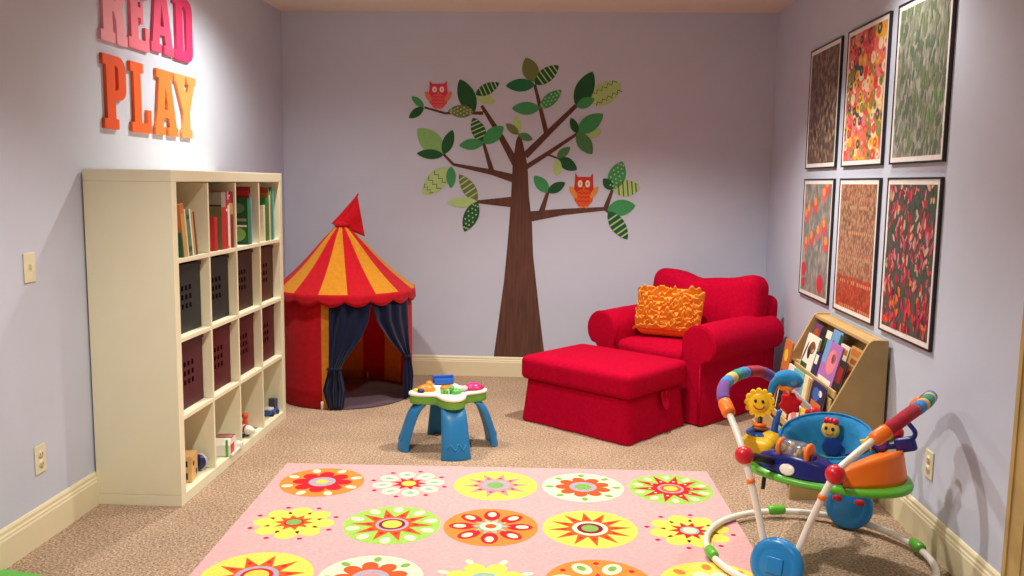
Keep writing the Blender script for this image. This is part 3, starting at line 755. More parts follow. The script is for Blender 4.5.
def owl(label, cx, z0, w, h, body, belly, wing, rotz=0):
    o = empty('owl_decal', (cx, YB, z0), 0, label, 'wall decal', 'owl decals on the tree branches')
    m = lambda: MB()
    Y = lambda d: -.0050 - d
    out = [(-.42, 1), (-.30, .88), (.30, .88), (.42, 1), (.44, .7), (.5, .42), (.42, .18), (.22, .02), (0, 0), (-.22, .02), (-.42, .18), (-.5, .42), (-.44, .7)]
    MB().prism([(x * w, z * h) for x, z in out], -.0005, .0050, body, RX(PI / 2)).build('body', o)
    b = MB().poly([(x, Y(.0006), z) for x, z in ellipse(0, .27 * h, .42 * w, .26 * h, 24)], belly)
    for k in (.14, .26, .38):
        zz = [(-.3 * w + .6 * w * i / 6, (k + (.03 if i % 2 else 0)) * h) for i in range(7)]
        for i in range(6):
            b.poly([(zz[i][0], Y(.0009), zz[i][1]), (zz[i + 1][0], Y(.0009), zz[i + 1][1]), (zz[i + 1][0], Y(.0009), zz[i + 1][1] + .008), (zz[i][0], Y(.0009), zz[i][1] + .008)], body)
    b.build('belly', o)
    for s in (-1, 1):
        MB().poly([(x, Y(.0012), z) for x, z in ellipse(s * .5 * w, .43 * h, .12 * w, .2 * h, 16, -s * .55)], wing).build('wing', o)
        e = MB().poly([(x, Y(.001), z) for x, z in ellipse(s * .18 * w, .68 * h, .115 * w, .105 * h, 20)], paper('owl_eye_white', 240, 226, 210))
        e.poly([(x, Y(.0015), z) for x, z in ellipse(s * .18 * w, .68 * h, .04 * w, .045 * h, 12)], paper('owl_pupil', 190, 160, 120))
        e.build('eye', o)
        MB().poly([(x, Y(.001), z) for x, z in ellipse(s * .12 * w, .0, .06 * w, .04 * h, 10)], wing).build('foot', o)
    MB().poly([(-.05 * w, Y(.0018), .6 * h), (.05 * w, Y(.0018), .6 * h), (0, Y(.0018), .49 * h)], wing).build('beak', o)
M_ow1 = fabric('owl_magenta', 214, 62, 96, 0, .05); M_ow2 = fabric('owl_coral', 226, 96, 92, 0, .05); M_ow3 = fabric('owl_peach', 222, 130, 100, 0, .05)
M_ow4 = fabric('owl_red', 200, 62, 44, 0, .05); M_ow5 = fabric('owl_orange', 226, 92, 46, 0, .05); M_ow6 = fabric('owl_amber', 222, 150, 74, 0, .05)
owl('magenta pink owl decal perched on the upper left branch', -.889, 1.985, .148, .20, M_ow1, M_ow2, M_ow3)
owl('red orange owl decal with amber wings on the lower right branch', .185, 1.282, .152, .25, M_ow4, M_ow5, M_ow6)

# ================================================================== rug
RC = {k: mat('rug_' + k, rgb(*v), .95, .09, 60, .35, 220, spec=.1) for k, v in dict(
    pink=(224, 172, 174), orange=(240, 140, 66), red=(210, 40, 52), cream=(240, 228, 196), lav=(176, 166, 186), yellow=(240, 218, 100), green=(160, 204, 96), teal=(150, 190, 178),
    magenta=(190, 36, 76), rose=(238, 150, 150), dorange=(226, 92, 48), maroon=(140, 34, 56), gold=(252, 206, 90), moss=(130, 176, 90)).items()}
rug = MB()
def disc(c, rx, m, z, cx=0, cy=0, ry=None, a=0, n=32):
    rug.poly([(x + c[0], y + c[1], z) for x, y in ellipse(cx, cy, rx, ry or rx, n, a)], RC[m])
def shape(c, pts, m, z): rug.poly([(x + c[0], y + c[1], z) for x, y in pts], RC[m])
def ring(c, n, r, rx, ry, m, z, a0=0):
    for i in range(n):
        a = a0 + 2 * PI * i / n
        disc(c, rx, m, z, r * math.cos(a), r * math.sin(a), ry, a, 14)
Z0 = .0125; dz = .0004
def med(c, kind):
    z = [Z0 + i * dz for i in range(1, 8)]
    if kind == 1:
        disc(c, .2, 'orange', z[0]); ring(c, 8, .165, .028, .02, 'cream', z[1], PI / 8); shape(c, petals(8, .088, .142, PI / 8), 'red', z[2]); disc(c, .064, 'lav', z[3]); disc(c, .03, 'gold', z[4])
    elif kind == 2:
        ring(c, 8, .125, .048, .042, 'cream', z[0], .2); ring(c, 8, .125, .022, .016, 'teal', z[1], .2); ring(c, 8, .178, .012, .012, 'magenta', z[0], .2 + PI / 8); shape(c, star(9, .085, .045, .1), 'red', z[2]); disc(c, .036, 'gold', z[3])
    elif kind == 3:
        disc(c, .2, 'yellow', z[0]); shape(c, star(10, .165, .082, .1), 'rose', z[1]); ring(c, 10, .095, .009, .009, 'red', z[2], .1); disc(c, .068, 'lav', z[3]); disc(c, .04, 'moss', z[4])
    elif kind == 4:
        disc(c, .195, 'cream', z[0]); ring(c, 8, .16, .022, .015, 'moss', z[1]); shape(c, petals(9, .088, .132), 'dorange', z[2]); disc(c, .066, 'lav', z[3]); disc(c, .04, 'moss', z[4])
    elif kind == 5:
        disc(c, .2, 'green', z[0]); ring(c, 10, .158, .026, .017, 'cream', z[1], .3); shape(c, star(10, .185, .08, .02), 'red', z[2]); ring(c, 10, .1, .007, .007, 'cream', z[3], .02); disc(c, .062, 'lav', z[3]); disc(c, .05, 'dorange', z[4]); disc(c, .034, 'gold', z[5])
    elif kind == 6:
        ring(c, 8, .112, .062, .05, 'yellow', z[0]); disc(c, .1, 'yellow', z[1]); ring(c, 8, .178, .011, .011, 'magenta', z[0], PI / 8); shape(c, star(10, .085, .05), 'dorange', z[2]); disc(c, .042, 'red', z[3]); disc(c, .032, 'moss', z[4])
    elif kind == 7:
        disc(c, .205, 'green', z[0]); ring(c, 10, .165, .03, .022, 'cream', z[1], .3); shape(c, star(10, .175, .08), 'dorange', z[2]); ring(c, 10, .1, .012, .009, 'red', z[3]); disc(c, .07, 'lav', z[3]); disc(c, .056, 'maroon', z[4]); disc(c, .042, 'gold', z[5])
    elif kind == 8:
        disc(c, .2, 'orange', z[0]); ring(c, 8, .122, .056, .036, 'red', z[1]); ring(c, 8, .132, .028, .019, 'cream', z[2]); shape(c, star(10, .085, .045), 'teal', z[3]); disc(c, .046, 'cream', z[4]); disc(c, .024, 'dorange', z[5])
    elif kind == 9:
        disc(c, .2, 'yellow', z[0]); shape(c, star(12, .18, .085, .1), 'dorange', z[1]); ring(c, 12, .11, .011, .007, 'red', z[2], .1); disc(c, .076, 'cream', z[3]); disc(c, .055, 'maroon', z[4]); disc(c, .036, 'moss', z[5])
    elif kind == 10:
        ring(c, 8, .112, .062, .05, 'yellow', z[0], .2); disc(c, .1, 'yellow', z[1]); ring(c, 8, .178, .011, .011, 'magenta', z[0], .2 + PI / 8); shape(c, star(10, .09, .05), 'red', z[2]); disc(c, .04, 'teal', z[3]); disc(c, .028, 'cream', z[4])
    elif kind == 11:
        disc(c, .205, 'yellow', z[0]); shape(c, star(10, .175, .085, .2), 'dorange', z[1]); ring(c, 10, .115, .012, .008, 'red', z[2], .2); disc(c, .08, 'lav', z[3]); disc(c, .06, 'red', z[4]); disc(c, .045, 'gold', z[5])
    elif kind == 12:
        disc(c, .195, 'cream', z[0]); ring(c, 8, .16, .022, .015, 'moss', z[1]); shape(c, petals(9, .088, .138), 'dorange', z[2]); disc(c, .07, 'lav', z[3]); disc(c, .04, 'rose', z[4])
    elif kind == 13:
        ring(c, 8, .17, .024, .014, 'cream', z[0], PI / 8); shape(c, petals(8, .1, .15), 'yellow', z[1]); disc(c, .065, 'teal', z[2]); disc(c, .04, 'gold', z[3])
    elif kind == 14:
        disc(c, .2, 'orange', z[0]); ring(c, 7, .13, .05, .036, 'cream', z[1], PI / 14); ring(c, 7, .135, .024, .016, 'moss', z[2], PI / 14); ring(c, 7, .165, .011, .011, 'red', z[3], PI / 14 + PI / 7); shape(c, star(7, .08, .045, PI / 14 + PI / 7), 'red', z[3]); disc(c, .04, 'gold', z[4])
    elif kind == 15:
        disc(c, .2, 'yellow', z[0]); ring(c, 8, .155, .026, .018, 'orange', z[1]); shape(c, petals(8, .08, .12), 'cream', z[2]); disc(c, .06, 'rose', z[3])
PX_, PY_ = .418, .503
rug.box(-2 * PX_ - .245, 2 * PX_ + .225, -2.5 * PY_ + .02, PY_ + .268, .0005, Z0, RC['pink'])
kinds = [[1, 2, 3, 4, 5], [6, 7, 8, 9, 10], [11, 12, 13, 14, 15], [4, 5, 6, 1, 3]]
for r_ in range(4):
    for c_ in range(5):
        y = PY_ * (1 - r_)
        if r_ == 3: continue
        med(((c_ - 2) * PX_, y), kinds[r_][c_])
rug.build('area_rug', loc=(-.258, 3.505, 0), rotz=.031, weld=False, label='pink area rug with rows of round flower medallions on the carpet', cat='rug')

# ---- edge of a green mat in the near left corner
M_gm = mat('green_foam', rgb(104, 190, 84), .8, .05, 30, .2, 150)
MB().prism([(XL + .02, 2.45), (-1.5, 2.45), (-1.62, 2.80), (-1.86, 2.925), (XL + .02, 2.958)], .0005, .014, M_gm).build('play_mat', label='green play mat in the near left corner of the carpet', cat='mat', bevel=.004)

# ================================================================== play tent
M_tr = cloth('tent_red', 214, 24, 42); M_ty = cloth('tent_yellow', 232, 156, 44)
M_tn = fabric('tent_navy', 14, 22, 54, .2); M_tg = fabric('tent_floor_grey', 92, 74, 84, .2)
tent = empty('play_tent', (-1.432, 5.775, 0), .234, 'red and yellow striped circus play tent with dark blue curtains in the back left corner', 'tent')
def pol(a, r, z): return (r * math.sin(R(a)), -r * math.cos(R(a)), z)
TR, TZ = .445, .735
def stripe(a):                                    # 16 stripes, yellow centred at -9 degrees
    k = math.floor(((a + 9 + 11.25) % 360) / 22.5)
    return M_ty if k % 2 == 0 else M_tr
def roofpt(u, v):
    a = u * 360 - 180 - 20.25; r = (TR + .022) * (1 - v) ** .93 * (1 - .10 * math.sin(PI * v)) + .004
    sag = .012 * abs(math.sin(R((a + 20.25) * 8))) * math.sin(PI * (1 - v)) ** .6
    x, y, z = pol(a, r - sag, TZ + .005 + .435 * v)
    return (x - .02 * v, y, z)
MB().grid(roofpt, 128, 14, M_tr, closed=True, mf=lambda i, j: stripe((i + .5) / 128 * 360 - 180 - 20.25)).build('roof', tent)
def valpt(u, v):
    a = u * 360 - 180; drop = .048 + .032 * abs(math.sin(R(a * 9)))
    return pol(a, TR + .026 + .004 * v, TZ + .008 - v * drop)
MB().grid(valpt, 180, 3, M_tr, closed=True).build('valance', tent, solid=.003)
wall = MB(); cuts = [(63, 97, M_tr), (97, 120, M_tr), (120, 142, M_ty), (142, 164, M_tr), (164, 187, M_ty), (187, 232, M_tr), (232, 254, M_ty), (254, 276, M_tr), (276, 298, M_ty), (298, 341, M_tr), (341, 348, M_ty)]
for a0, a1, mt in cuts:
    wall.grid(lambda u, v, a0=a0, a1=a1: pol(a0 + (a1 - a0) * u, TR + .006 * math.sin(v * PI) , .006 + (TZ - .0) * v), 8, 6, mt)
wall.build('wall_cloth', tent, solid=.003)
MB().lathe([(.001, .002), (TR, .002), (TR, .009), (.001, .011)], M_tg, n=48).build('floor_cloth', tent)
def curtain(name, top, mid, low, bot, ztie, zlow):
    mixk = lambda f: tuple(top[i] * f + mid[i] * (1 - f) for i in (0, 1))
    ks = [(TZ - .01, top), (.56, mixk(.86)), (.44, mixk(.56)), (.34, mixk(.20)), (ztie, mid), (zlow, low), (.012, bot)]
    def fn(u, v):
        z = TZ - .01 - v * (TZ - .022)
        for (za, ra), (zb_, rb) in zip(ks, ks[1:]):
            if za >= z >= zb_ - 1e-6:
                t = (za - z) / (za - zb_); break
        a = ra[0] + (rb[0] - ra[0]) * t + (ra[1] + (rb[1] - ra[1]) * t - ra[0] - (rb[0] - ra[0]) * t) * u
        return pol(a, TR + .014 + .009 * math.sin(u * 3.2 * 2 * PI + v * 3 + 1) * min(1, v * 3 + .3) + .004 * math.sin(u * 23 + v * 9), z)
    c = MB().grid(fn, 60, 44, M_tn).build(name, tent, solid=.002)
    a = (mid[0] + mid[1]) / 2
    pts = [pol(mid[0] - 1 + (mid[1] - mid[0] + 2) * .5 * (1 - math.cos(t)), TR + .014 + .018 * math.sin(t), ztie) for t in [2 * PI * i / 20 for i in range(20)]]
    MB().tube(pts, .007, M_tn, closed=True, n=8).build('tie', c)
curtain('curtain', (-12, 22), (-13, -4), (-18, 0), (-14, -2), .27, .13)
curtain('curtain', (20, 63), (57, 66), (54, 76), (58, 72), .30, .15)
MB().tube([(-.02, 0, TZ + .405), (-.012, 0, TZ + .465), (.085, 0, TZ + .62), (.093, 0, TZ + .633)], .006, M_tr, n=8).build('flag_pole', tent)
fl = MB(); n = 8
A, B, Cc = Vector((-.085, -.004, TZ + .43)), Vector((.087, 0, TZ + .625)), Vector((.135, -.02, TZ + .345))
fl.grid(lambda u, v: tuple((A.lerp(B, u)).lerp(A.lerp(Cc, u), v) + Vector((0, .010 * math.sin(v * 6 + u * 3), 0))), 12, 8, M_tr)
fl.build('flag', tent, solid=.002)
MB().lathe([(.03, 0), (.05, .012), (.045, .03), (.012, .045)], M_tr, T(-.019, 0, TZ + .405), 16).build('peak_cap', tent)
for a in (-19, 63, 160, 250):
    x, y, _ = pol(a, TR + .006, 0)
    MB().lathe([(.009, .0), (.009, .05), (.006, .055)], M_white, T(x, y, 0), 10).build('pole_foot', tent)

# ================================================================== activity table
M_teal = plastic('teal_blue_plastic', 30, 120, 178, .38)
M_ltg = plastic('leaf_green_plastic', 110, 172, 62)
M_cream = plastic('cream_white_plastic', 246, 240, 226)
tb = empty('activity_table', (-.585, 4.655, 0), .30, 'white and green clover shaped activity table on four blue legs beside the pink rug', 'table')
def clover(k=1.0, d=0, n=72):
    return [((.168 + .046 * math.cos(4 * a)) * k * math.cos(a) + d * math.cos(a), (.168 + .046 * math.cos(4 * a)) * k * math.sin(a) + d * math.sin(a)) for a in [2 * PI * i / n for i in range(n)]]
zt = .318
MB().prism(clover(1, .0), zt - .062, zt - .018, M_ltg, smooth=True).build('rim', tb, bevel=.004)
m = MB(); n = 72
lv = [(clover(1, .004), zt - .0178), (clover(1, .006), zt - .012), (clover(1, .004), zt - .004), (clover(1, -.006), zt), (clover(1, -.03), zt - .004), (clover(.4), zt - .008)]
vs = [(x, y, z) for c, z in lv for x, y in c]
fs = [[k * n + i, k * n + (i + 1) % n, (k + 1) * n + (i + 1) % n, (k + 1) * n + i] for k in range(len(lv) - 1) for i in range(n)] + [list(range((len(lv) - 1) * n, len(lv) * n)), list(range(n))]
m.add(vs, fs, M_cream).build('table_top', tb)
path = spline([(.155, 0, zt - .064), (.196, 0, .21), (.232, 0, .12), (.255, 0, .04), (.262, 0, .001)], 5)
for q in range(4):
    m = MB(); N = len(path)
    def lp(u, v):
        p = path[round(v * (N - 1))]; t = v
        hw = .064 + .018 * t; th = .020
        a = 2 * PI * u
        cx = math.copysign(abs(math.cos(a)) ** .5, math.cos(a)); cy_ = math.copysign(abs(math.sin(a)) ** .5, math.sin(a))
        return (p.x + th * cx - .35 * (cy_ * hw) ** 2 / .05 * .5, cy_ * hw, p.z)
    m.grid(lp, 32, N - 1, M_teal, RZ(q * PI / 2), closed=True)
    for e in (0, 1):
        m.poly([lp(i / 32, e) for i in range(32)], M_teal, RZ(q * PI / 2))
    w_ = []
    for i in range(13):
        s = i / 12 * 2 - 1; p = path[int(N * .66)]; zz = p.z + .016 * math.sin(s * 7) ; x_ = p.x + .0195 - .175 * (s * .05) ** 2 / .05 + (p.z - zz) * .35
        w_.append((x_, s * .05, zz))
    m.tube(w_, .0035, M_teal, RZ(q * PI / 2), n=6)
    m.build('leg', tb)
# toys fixed on the top; local axes: lobes at 0 (right), 90 (back), 180 (left), 270 (front)
M_yel = plastic('yellow_plastic', 248, 196, 40)
M_or = plastic('bright_orange_plastic', 244, 138, 40)
M_pk = plastic('magenta_plastic', 214, 40, 130)
m = MB().prism([(-.055, -.02), (.055, -.02), (.06, .02), (-.06, .02)], 0, .030, M_bluep, T(0, .15, zt - .002) @ RX(R(-8))).box(-.06, .06, .012, .03, .0, .046, M_bluep, T(0, .15, zt - .002))
m.build('book_flap', tb, bevel=.005)
MB().sphere(.05, M_pk, T(.145, .012, zt - .002), 20, 12, .042, .034).build('roller_dome', tb)
MB().lathe([(.052, -.004), (.056, .0), (.056, .008), (.046, .014)], plastic('dark_pink_plastic', 190, 24, 90), T(.145, .012, zt) @ SC(1.05, .95, 1), 24).build('dome_base', tb)
m = MB().sphere(.052, M_or, T(-.12, .02, zt), 18, 10, .034, .03).sphere(.022, M_or, T(-.10, .045, zt + .022))
m.build('animal_button', tb)
MB().lathe([(.018, 0), (.02, .006), (.016, .018), (.001, .02)], M_navy, T(-.155, -.02, zt - .003), 16).build('dark_knob', tb)
MB().lathe([(.018, 0), (.019, .006), (.014, .012), (.001, .013)], M_yel, T(-.172, .018, zt - .003), 16).build('yellow_knob', tb)
m = MB()
for k in range(5): m.box(-.05 + k * .017, -.036 + k * .017, -.075, -.03, zt - .008, zt + .012 + .003 * (k % 2), [M_greenp, M_ltg, plastic('mint_plastic', 150, 220, 160), M_ltg, M_greenp][k])
m.build('piano_keys', tb, bevel=.003, kind='stuff')
MB().sphere(.03, M_greenp, T(.03, -.075, zt), 16, 10, .024, .022).sphere(.014, M_greenp, T(.005, -.07, zt + .022)).build('frog_button', tb)
MB().cushion(.075, .034, .026, .012, plastic('silver_plastic', 200, 200, 204), T(.066, -.04, zt + .012) @ RZ(.5)).build('handset', tb)
MB().lathe([(.034, 0), (.036, .012), (.03, .022), (.001, .026)], plastic('ochre_plastic', 190, 132, 40), T(.0, .03, zt - .008) @ SC(1.15, .9, 1), 24).build('spinner', tb)

# ================================================================== red armchair
M_red = mat('red_slipcover', rgb(184, 5, 46), .95, .12, 55, .25, 230, spec=.06)
ch = empty('armchair', (.881, 5.79, 0), math.atan2(-.69, .72), 'red slipcovered armchair with rolled arms in the back right corner', 'armchair')
# base with skirt, local -y is the front
def skirt(fx, fy, flare, z0, z1, m, M=None, r=.03, pleat=True):
    b = MB(); n = 80
    def fn(u, v):
        s = u * 4; k = int(s) % 4; t = s - int(s)
        cs = [(-1, -1), (1, -1), (1, 1), (-1, 1)]
        a, c = cs[k], cs[(k + 1) % 4]
        x = a[0] + (c[0] - a[0]) * t; y = a[1] + (c[1] - a[1]) * t
        g = flare * (1 - v) + .004 * math.sin(t * 19 + k) * (1 - v)
        e = .008 * math.sin(min(t, 1 - t) / .07 * PI) * (1 - v) if min(t, 1 - t) < .07 and pleat else 0   # corner pleat
        nx, ny = [(0, -1), (1, 0), (0, 1), (-1, 0)][k]
        X = x * (fx / 2 + g) + nx * e; Y = y * (fy / 2 + g) + ny * e
        d = max(0, (abs(x) - 1 + r / (fx / 2)) / (r / (fx / 2))); f = max(0, (abs(y) - 1 + r / (fy / 2)) / (r / (fy / 2)))
        q = d * f
        X -= math.copysign(q * r * .3, x); Y -= math.copysign(q * r * .3, y)
        return (X, Y, z0 + (z1 - z0) * v)
    b.grid(fn, n, 8, m, M, closed=True)
    b.poly([fn(i / n, 1) for i in range(n)], m, M)
    return b
skirt(.80, .80, .02, .006, .30, M_red, T(0, .015, 0)).build('skirted_base', ch)
def arm_profile(sgn):
    # closed outline in (lateral, z): narrow body, rolled top bulging outwards
    pts = [(.265, .0), (.432, .0), (.418, .15), (.410, .30), (.415, .37), (.438, .395)]
    pts += [(.388 + .122 * math.cos(R(a)), .492 + .122 * math.sin(R(a))) for a in range(-48, 200, 16)]
    pts += [(.270, .40), (.270, .2)]
    return [(sgn * x, z) for x, z in pts]
for sg in (-1, 1):
    pf = arm_profile(sg); n = len(pf); m = MB(); ys = [-.435, -.422, -.405, -.2, 0, .18, .32, .36, .374]
    cxm = sg * .36
    def ap(i, j):
        y = ys[j]; x, z = pf[i]
        s = [.965, .99, 1, 1, 1, 1, 1, .98, .94][j]
        sag = .010 * math.sin((y + .4) * 4) if z > .4 else 0
        fl_ = .015 * (1 - min(1, z / .3))
        zz = .45 + (z - .45) * s if z > .3 else z
        return (cxm + (x - cxm) * s + sg * (fl_ if abs(x) > .3 else 0), y - (.02 * (1 - min(1, z / .3)) if j < 3 else 0), max(.006, zz + sag))
    vs = [ap(i, j) for j in range(len(ys)) for i in range(n)]
    fs = [[j * n + i, j * n + (i + 1) % n, (j + 1) * n + (i + 1) % n, (j + 1) * n + i] for j in range(len(ys) - 1) for i in range(n)]
    m.add(vs, fs, M_red); m.poly([ap(i, 0) for i in range(n)], M_red); m.poly([ap(i, len(ys) - 1) for i in range(n)], M_red)
    arm = m.build('arm', ch, bevel=.006)
    pip = [tuple(Vector(ap(i, 1)) + Vector((0, -.004, 0))) for i in range(3, n - 1)]
    MB().tube(pip, .005, M_red, n=6).build('piping', arm)
    pl_ = MB()                                       # loose pleat below the scroll
    pl_.tube([(sg * .425, -.455, .02), (sg * .415, -.445, .2), (sg * .405, -.435, .36)], [.012, .009, .003], M_red, n=8)
    pl_.build('pleat', arm)
MB().cushion(.86, .16, .70, .06, M_red, T(0, .345, .385) @ RX(R(-3)), (0, .01, .01)).build('back_frame', ch)
def bcf(q):
    q = Vector(q)
    if q.z < -.06: q.x *= 1 - .27 * min(1, (-.06 - q.z) / .05)
    if q.z > .05: q.z += (.012 - .024 * math.cos(q.x * 8.2)) * (q.z / .21) + .006 * math.sin(q.x * 21)
    return q
MB().cushion(.84, .22, .42, .075, M_red, T(0, .205, .625) @ RX(R(-9)), (.01, .035, .0), 22, bcf).build('back_cushion', ch)
MB().cushion(.545, .60, .16, .05, M_red, T(0, -.125, .365), (.0, .012, .022), 16).build('seat_cushion', ch)

# ---- orange ruffled pillow on the seat
M_orf = mat('orange_ruffle', rgb(250, 172, 70), .95, .10, 50, .1, 200, spec=.05)
pil = empty('throw_pillow', (.722, 5.635, .468), -.42, 'orange ruffled square pillow leaning on the red armchair', 'pillow')
PMt = T(0, 0, .005) @ RX(R(-22))
MB().cushion(.42, .13, .32, .06, M_orf, PMt @ T(0, 0, .16), (0, .03, 0), 12).build('pillow_body', pil)
m = MB(); rr = random.Random(3)
for k in range(9):
    z = .032 + k * .032
    c_ = [(rr.uniform(.6, 1.3), rr.uniform(0, 6.3), f_ * rr.uniform(.85, 1.15)) for f_ in (17, 31, 53, 90)]
    g_ = [(rr.uniform(.6, 1.3), rr.uniform(0, 6.3), f_ * rr.uniform(.85, 1.15)) for f_ in (9, 23, 41, 70)]
    def rf(u, v, z=z, c_=c_, g_=g_, k=k):
        x = (u - .5) * .44; zr = (z - .16) / .18
        base = -.062 - .034 * (1 - (2 * u - 1) ** 2) * (1 - zr * zr)
        edge = max(0, abs(2 * u - 1) - .8) / .2
        w_ = sum(a * math.sin(u * f + p) for a, p, f in c_) / 2.2; w2 = sum(a * math.sin(u * f + p) for a, p, f in g_) / 2.2
        return (x + .010 * w2 * v, base + .05 * edge ** 2 - v * (.030 + .012 * w2) - .012 * w_ * v, z + (.020 * w_ * (v - .15) + .012 * w2 * v) * (.5 if k == 8 else 1) + .026 * (v - .5))
    m.grid(rf, 150, 4, M_orf, PMt)
m.build('ruffle', pil, solid=.0025, kind='stuff')

# ================================================================== red footstool
ot = empty('footstool', (.295, 5.215, 0), math.atan2(-.632, .775), 'red slipcovered footstool with a thick lid in front of the red armchair', 'footstool')
skirt(.755, .565, .022, .006, .262, M_red).build('skirted_base', ot)
MB().cushion(.815, .625, .145, .035, M_red, T(0, 0, .332), (.004, .004, .014), 18).build('lid_cushion', ot)
m = MB()
def st(u, v):
    a = PI * u; w_ = (v - .5) * .035
    return (.398 + .026 * math.sin(a), .06 + w_ + .035 * math.cos(a) * .6, .255 - .105 * math.sin(a) ** .7)
m.grid(st, 16, 2, M_red).build('handle_strap', ot, solid=.004)

# ================================================================== book display rack
M_birch = mat('birch_plywood', rgb(200, 168, 112), .5, .10, 7)
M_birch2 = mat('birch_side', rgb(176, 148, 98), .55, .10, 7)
RY0, RY1 = 3.975, 4.85
rk = empty('book_rack', (XR - .015, (RY0 + RY1) / 2, 0), -PI / 2, 'low birch book display rack with slanted tiers against the right wall', 'bookshelf')
# local x along the wall (towards the camera is +), local -y into the room
hw = (RY1 - RY0) / 2
side = [(0, 0), (0, .762), (-.07, .762), (-.088, .750), (-.40, .125), (-.41, .06), (-.41, 0)]
for sg in (-1, 1):
    Mx = Matrix(((0, 0, 1, 0), (1, 0, 0, 0), (0, 1, 0, 0), (0, 0, 0, 1)))
    x0 = sg * hw; x1 = x0 - sg * .018
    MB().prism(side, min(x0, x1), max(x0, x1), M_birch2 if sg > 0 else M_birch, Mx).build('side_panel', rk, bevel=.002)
iw = hw - .0185
MB().box(-iw, iw, -.012, -.001, .05, .755, M_birch).build('back_panel', rk)
MB().box(-iw, iw, -.082, -.013, .735, .753, M_birch).build('top_rail', rk, bevel=.002)
# four tiers: ledge, front lip and leaning backboard
tiers = [(.215, .490), (.275, .372), (.335, .250), (.392, .125)]      # ledge front distance from wall, ledge height
backs = [.018, .24, .30, .36]
for (d, z), bk in zip(tiers, backs):
    MB().box(-iw, iw, -d, -bk, z, z + .010, M_birch).build('ledge', rk, bevel=.001)
    MB().box(-iw, iw, -d - .010, -d - .0002, z - .012, z + .026, M_birch).build('lip', rk, bevel=.002)
    if bk > .1: MB().box(-iw, iw, -bk, -bk + .006, z, z + .105, M_birch).build('backboard', rk)
def rb(label, tier, x, w, h, cov, art=(), t=.010, back=0, lean=14):
    if tier: lean = 8
    d, z = tiers[tier]
    c, p = book_local(t, w, h, cov, art, (), False)
    o = c.build('display_book', weld=False)
    o.location = (XR - .015 - d + .004 + t / 2 + back, (RY0 + RY1) / 2 - x, z + .0105 + t / 2 * math.sin(R(lean)))
    o.rotation_euler = (R(-lean), 0, -PI / 2)
    tag(o, label, 'book', 'face-out books on the birch display rack')
    p.build('pages', o, weld=False)
E_ = ellipse
B2 = .075
rb('purple and rust picture book at the far end of the top rack tier', 0, -.335, .125, .215, P['purple'], [(E_(.5, .7, .4, .2, 14), P['rust']), (rect(.1, .05, .9, .3), P['dkred'])], back=B2)
rb('dark brown picture book beside the purple one on the top tier', 0, -.225, .085, .21, P['black'], [(rect(.15, .1, .85, .5), P['brown'])], back=B2)
rb('black and green picture book third on the top tier', 0, -.135, .085, .21, P['dkgreen'], [(rect(0, .8, 1, 1), P['white']), (E_(.5, .4, .3, .25, 12), P['black'])], back=B2)
rb('sky blue picture book with green hill and dark figure on the top tier', 0, -.015, .145, .232, P['sky'], [(rect(.45, 0, 1, .55), P['ltgreen']), (rect(.8, 0, 1, .95), P['dkgreen']), (E_(.3, .6, .22, .16, 14), P['black']), (E_(.5, .5, .12, .06, 12), P['white'])], back=B2)
rb('cream picture book with orange bars on the top tier', 0, .135, .125, .185, P['cream'], [(rect(.1, .75, .9, .9), P['orange']), (rect(.1, .5, .7, .62), P['tan'])], back=B2)
rb('tan and orange picture book at the near end of the top tier', 0, .30, .17, .20, P['tan'], [(rect(.08, .80, .92, .95), P['orange']), (rect(.2, .6, .85, .72), P['rust']), (E_(.5, .3, .3, .15, 12), P['red'])], back=B2)
rb('white picture book with a brown dog on the top tier', 0, -.13, .20, .185, P['white'], [(E_(.62, .66, .25, .18, 16), P['brown']), (E_(.45, .5, .12, .2, 12, .5), P['black']), (E_(.75, .55, .1, .1, 12), P['white']), (rect(.05, 0, .6, .18), P['dkgreen']), (E_(.15, .45, .05, .35, 12, -.3), P['black'])])
rb('dark blue picture book between the dog book and the lilac book', 0, .022, .09, .12, P['navy'], [(rect(.1, .5, .6, .9), P['white'])])
rb('large lilac and blue picture book in front on the top tier', 0, .195, .235, .205, P['lilac'], [(rect(0, .45, .3, 1), P['sky']), (E_(.6, .55, .28, .3, 18), P['pink']), (E_(.68, .65, .12, .12, 12), P['purple']), (rect(.1, 0, .9, .14), P['white'])])
rb('dark narrow picture book in front at the near end of the top tier', 0, .37, .085, .15, P['black'], [(rect(.1, .3, .9, .8), P['dkred'])])
rb('orange picture book at the far end of the second tier', 1, -.335, .14, .235, P['orange'], [(E_(.45, .65, .25, .15, 14), P['yellow']), (rect(.1, .1, .9, .3), P['rust'])])
rb('white picture book second from the far end on the second tier', 1, -.205, .105, .125, P['white'], [(rect(.1, .1, .5, .8), P['cream'])])
rb('pale blue and lilac picture book in the middle of the second tier', 1, -.055, .17, .125, P['aqua'], [(E_(.5, .5, .4, .35, 16), P['lilac']), (E_(.55, .55, .18, .2, 12), P['sky'])])
rb('cream book with a tan edge on the second tier', 1, .09, .10, .13, P['cream'], [(rect(.7, 0, 1, 1), P['tan'])])
rb('dark blue and orange picture book at the near end of the second tier', 1, .28, .19, .135, P['navy'], [(E_(.4, .6, .3, .25, 14), P['blue']), (rect(.1, .05, .9, .35), P['orange']), (E_(.7, .7, .15, .12, 12), P['white'])])
rb('orange and white picture book at the far end of the third tier', 2, -.33, .15, .13, P['orange'], [(rect(.1, .1, .9, .4), P['white'])])
rb('black picture book with a white stripe on the third tier', 2, -.19, .10, .13, P['black'], [(rect(.2, .1, .35, .9), P['white'])])
rb('red picture book with a cream band on the third tier', 2, -.05, .15, .13, P['red'], [(rect(.1, .08, .9, .25), P['cream'])])
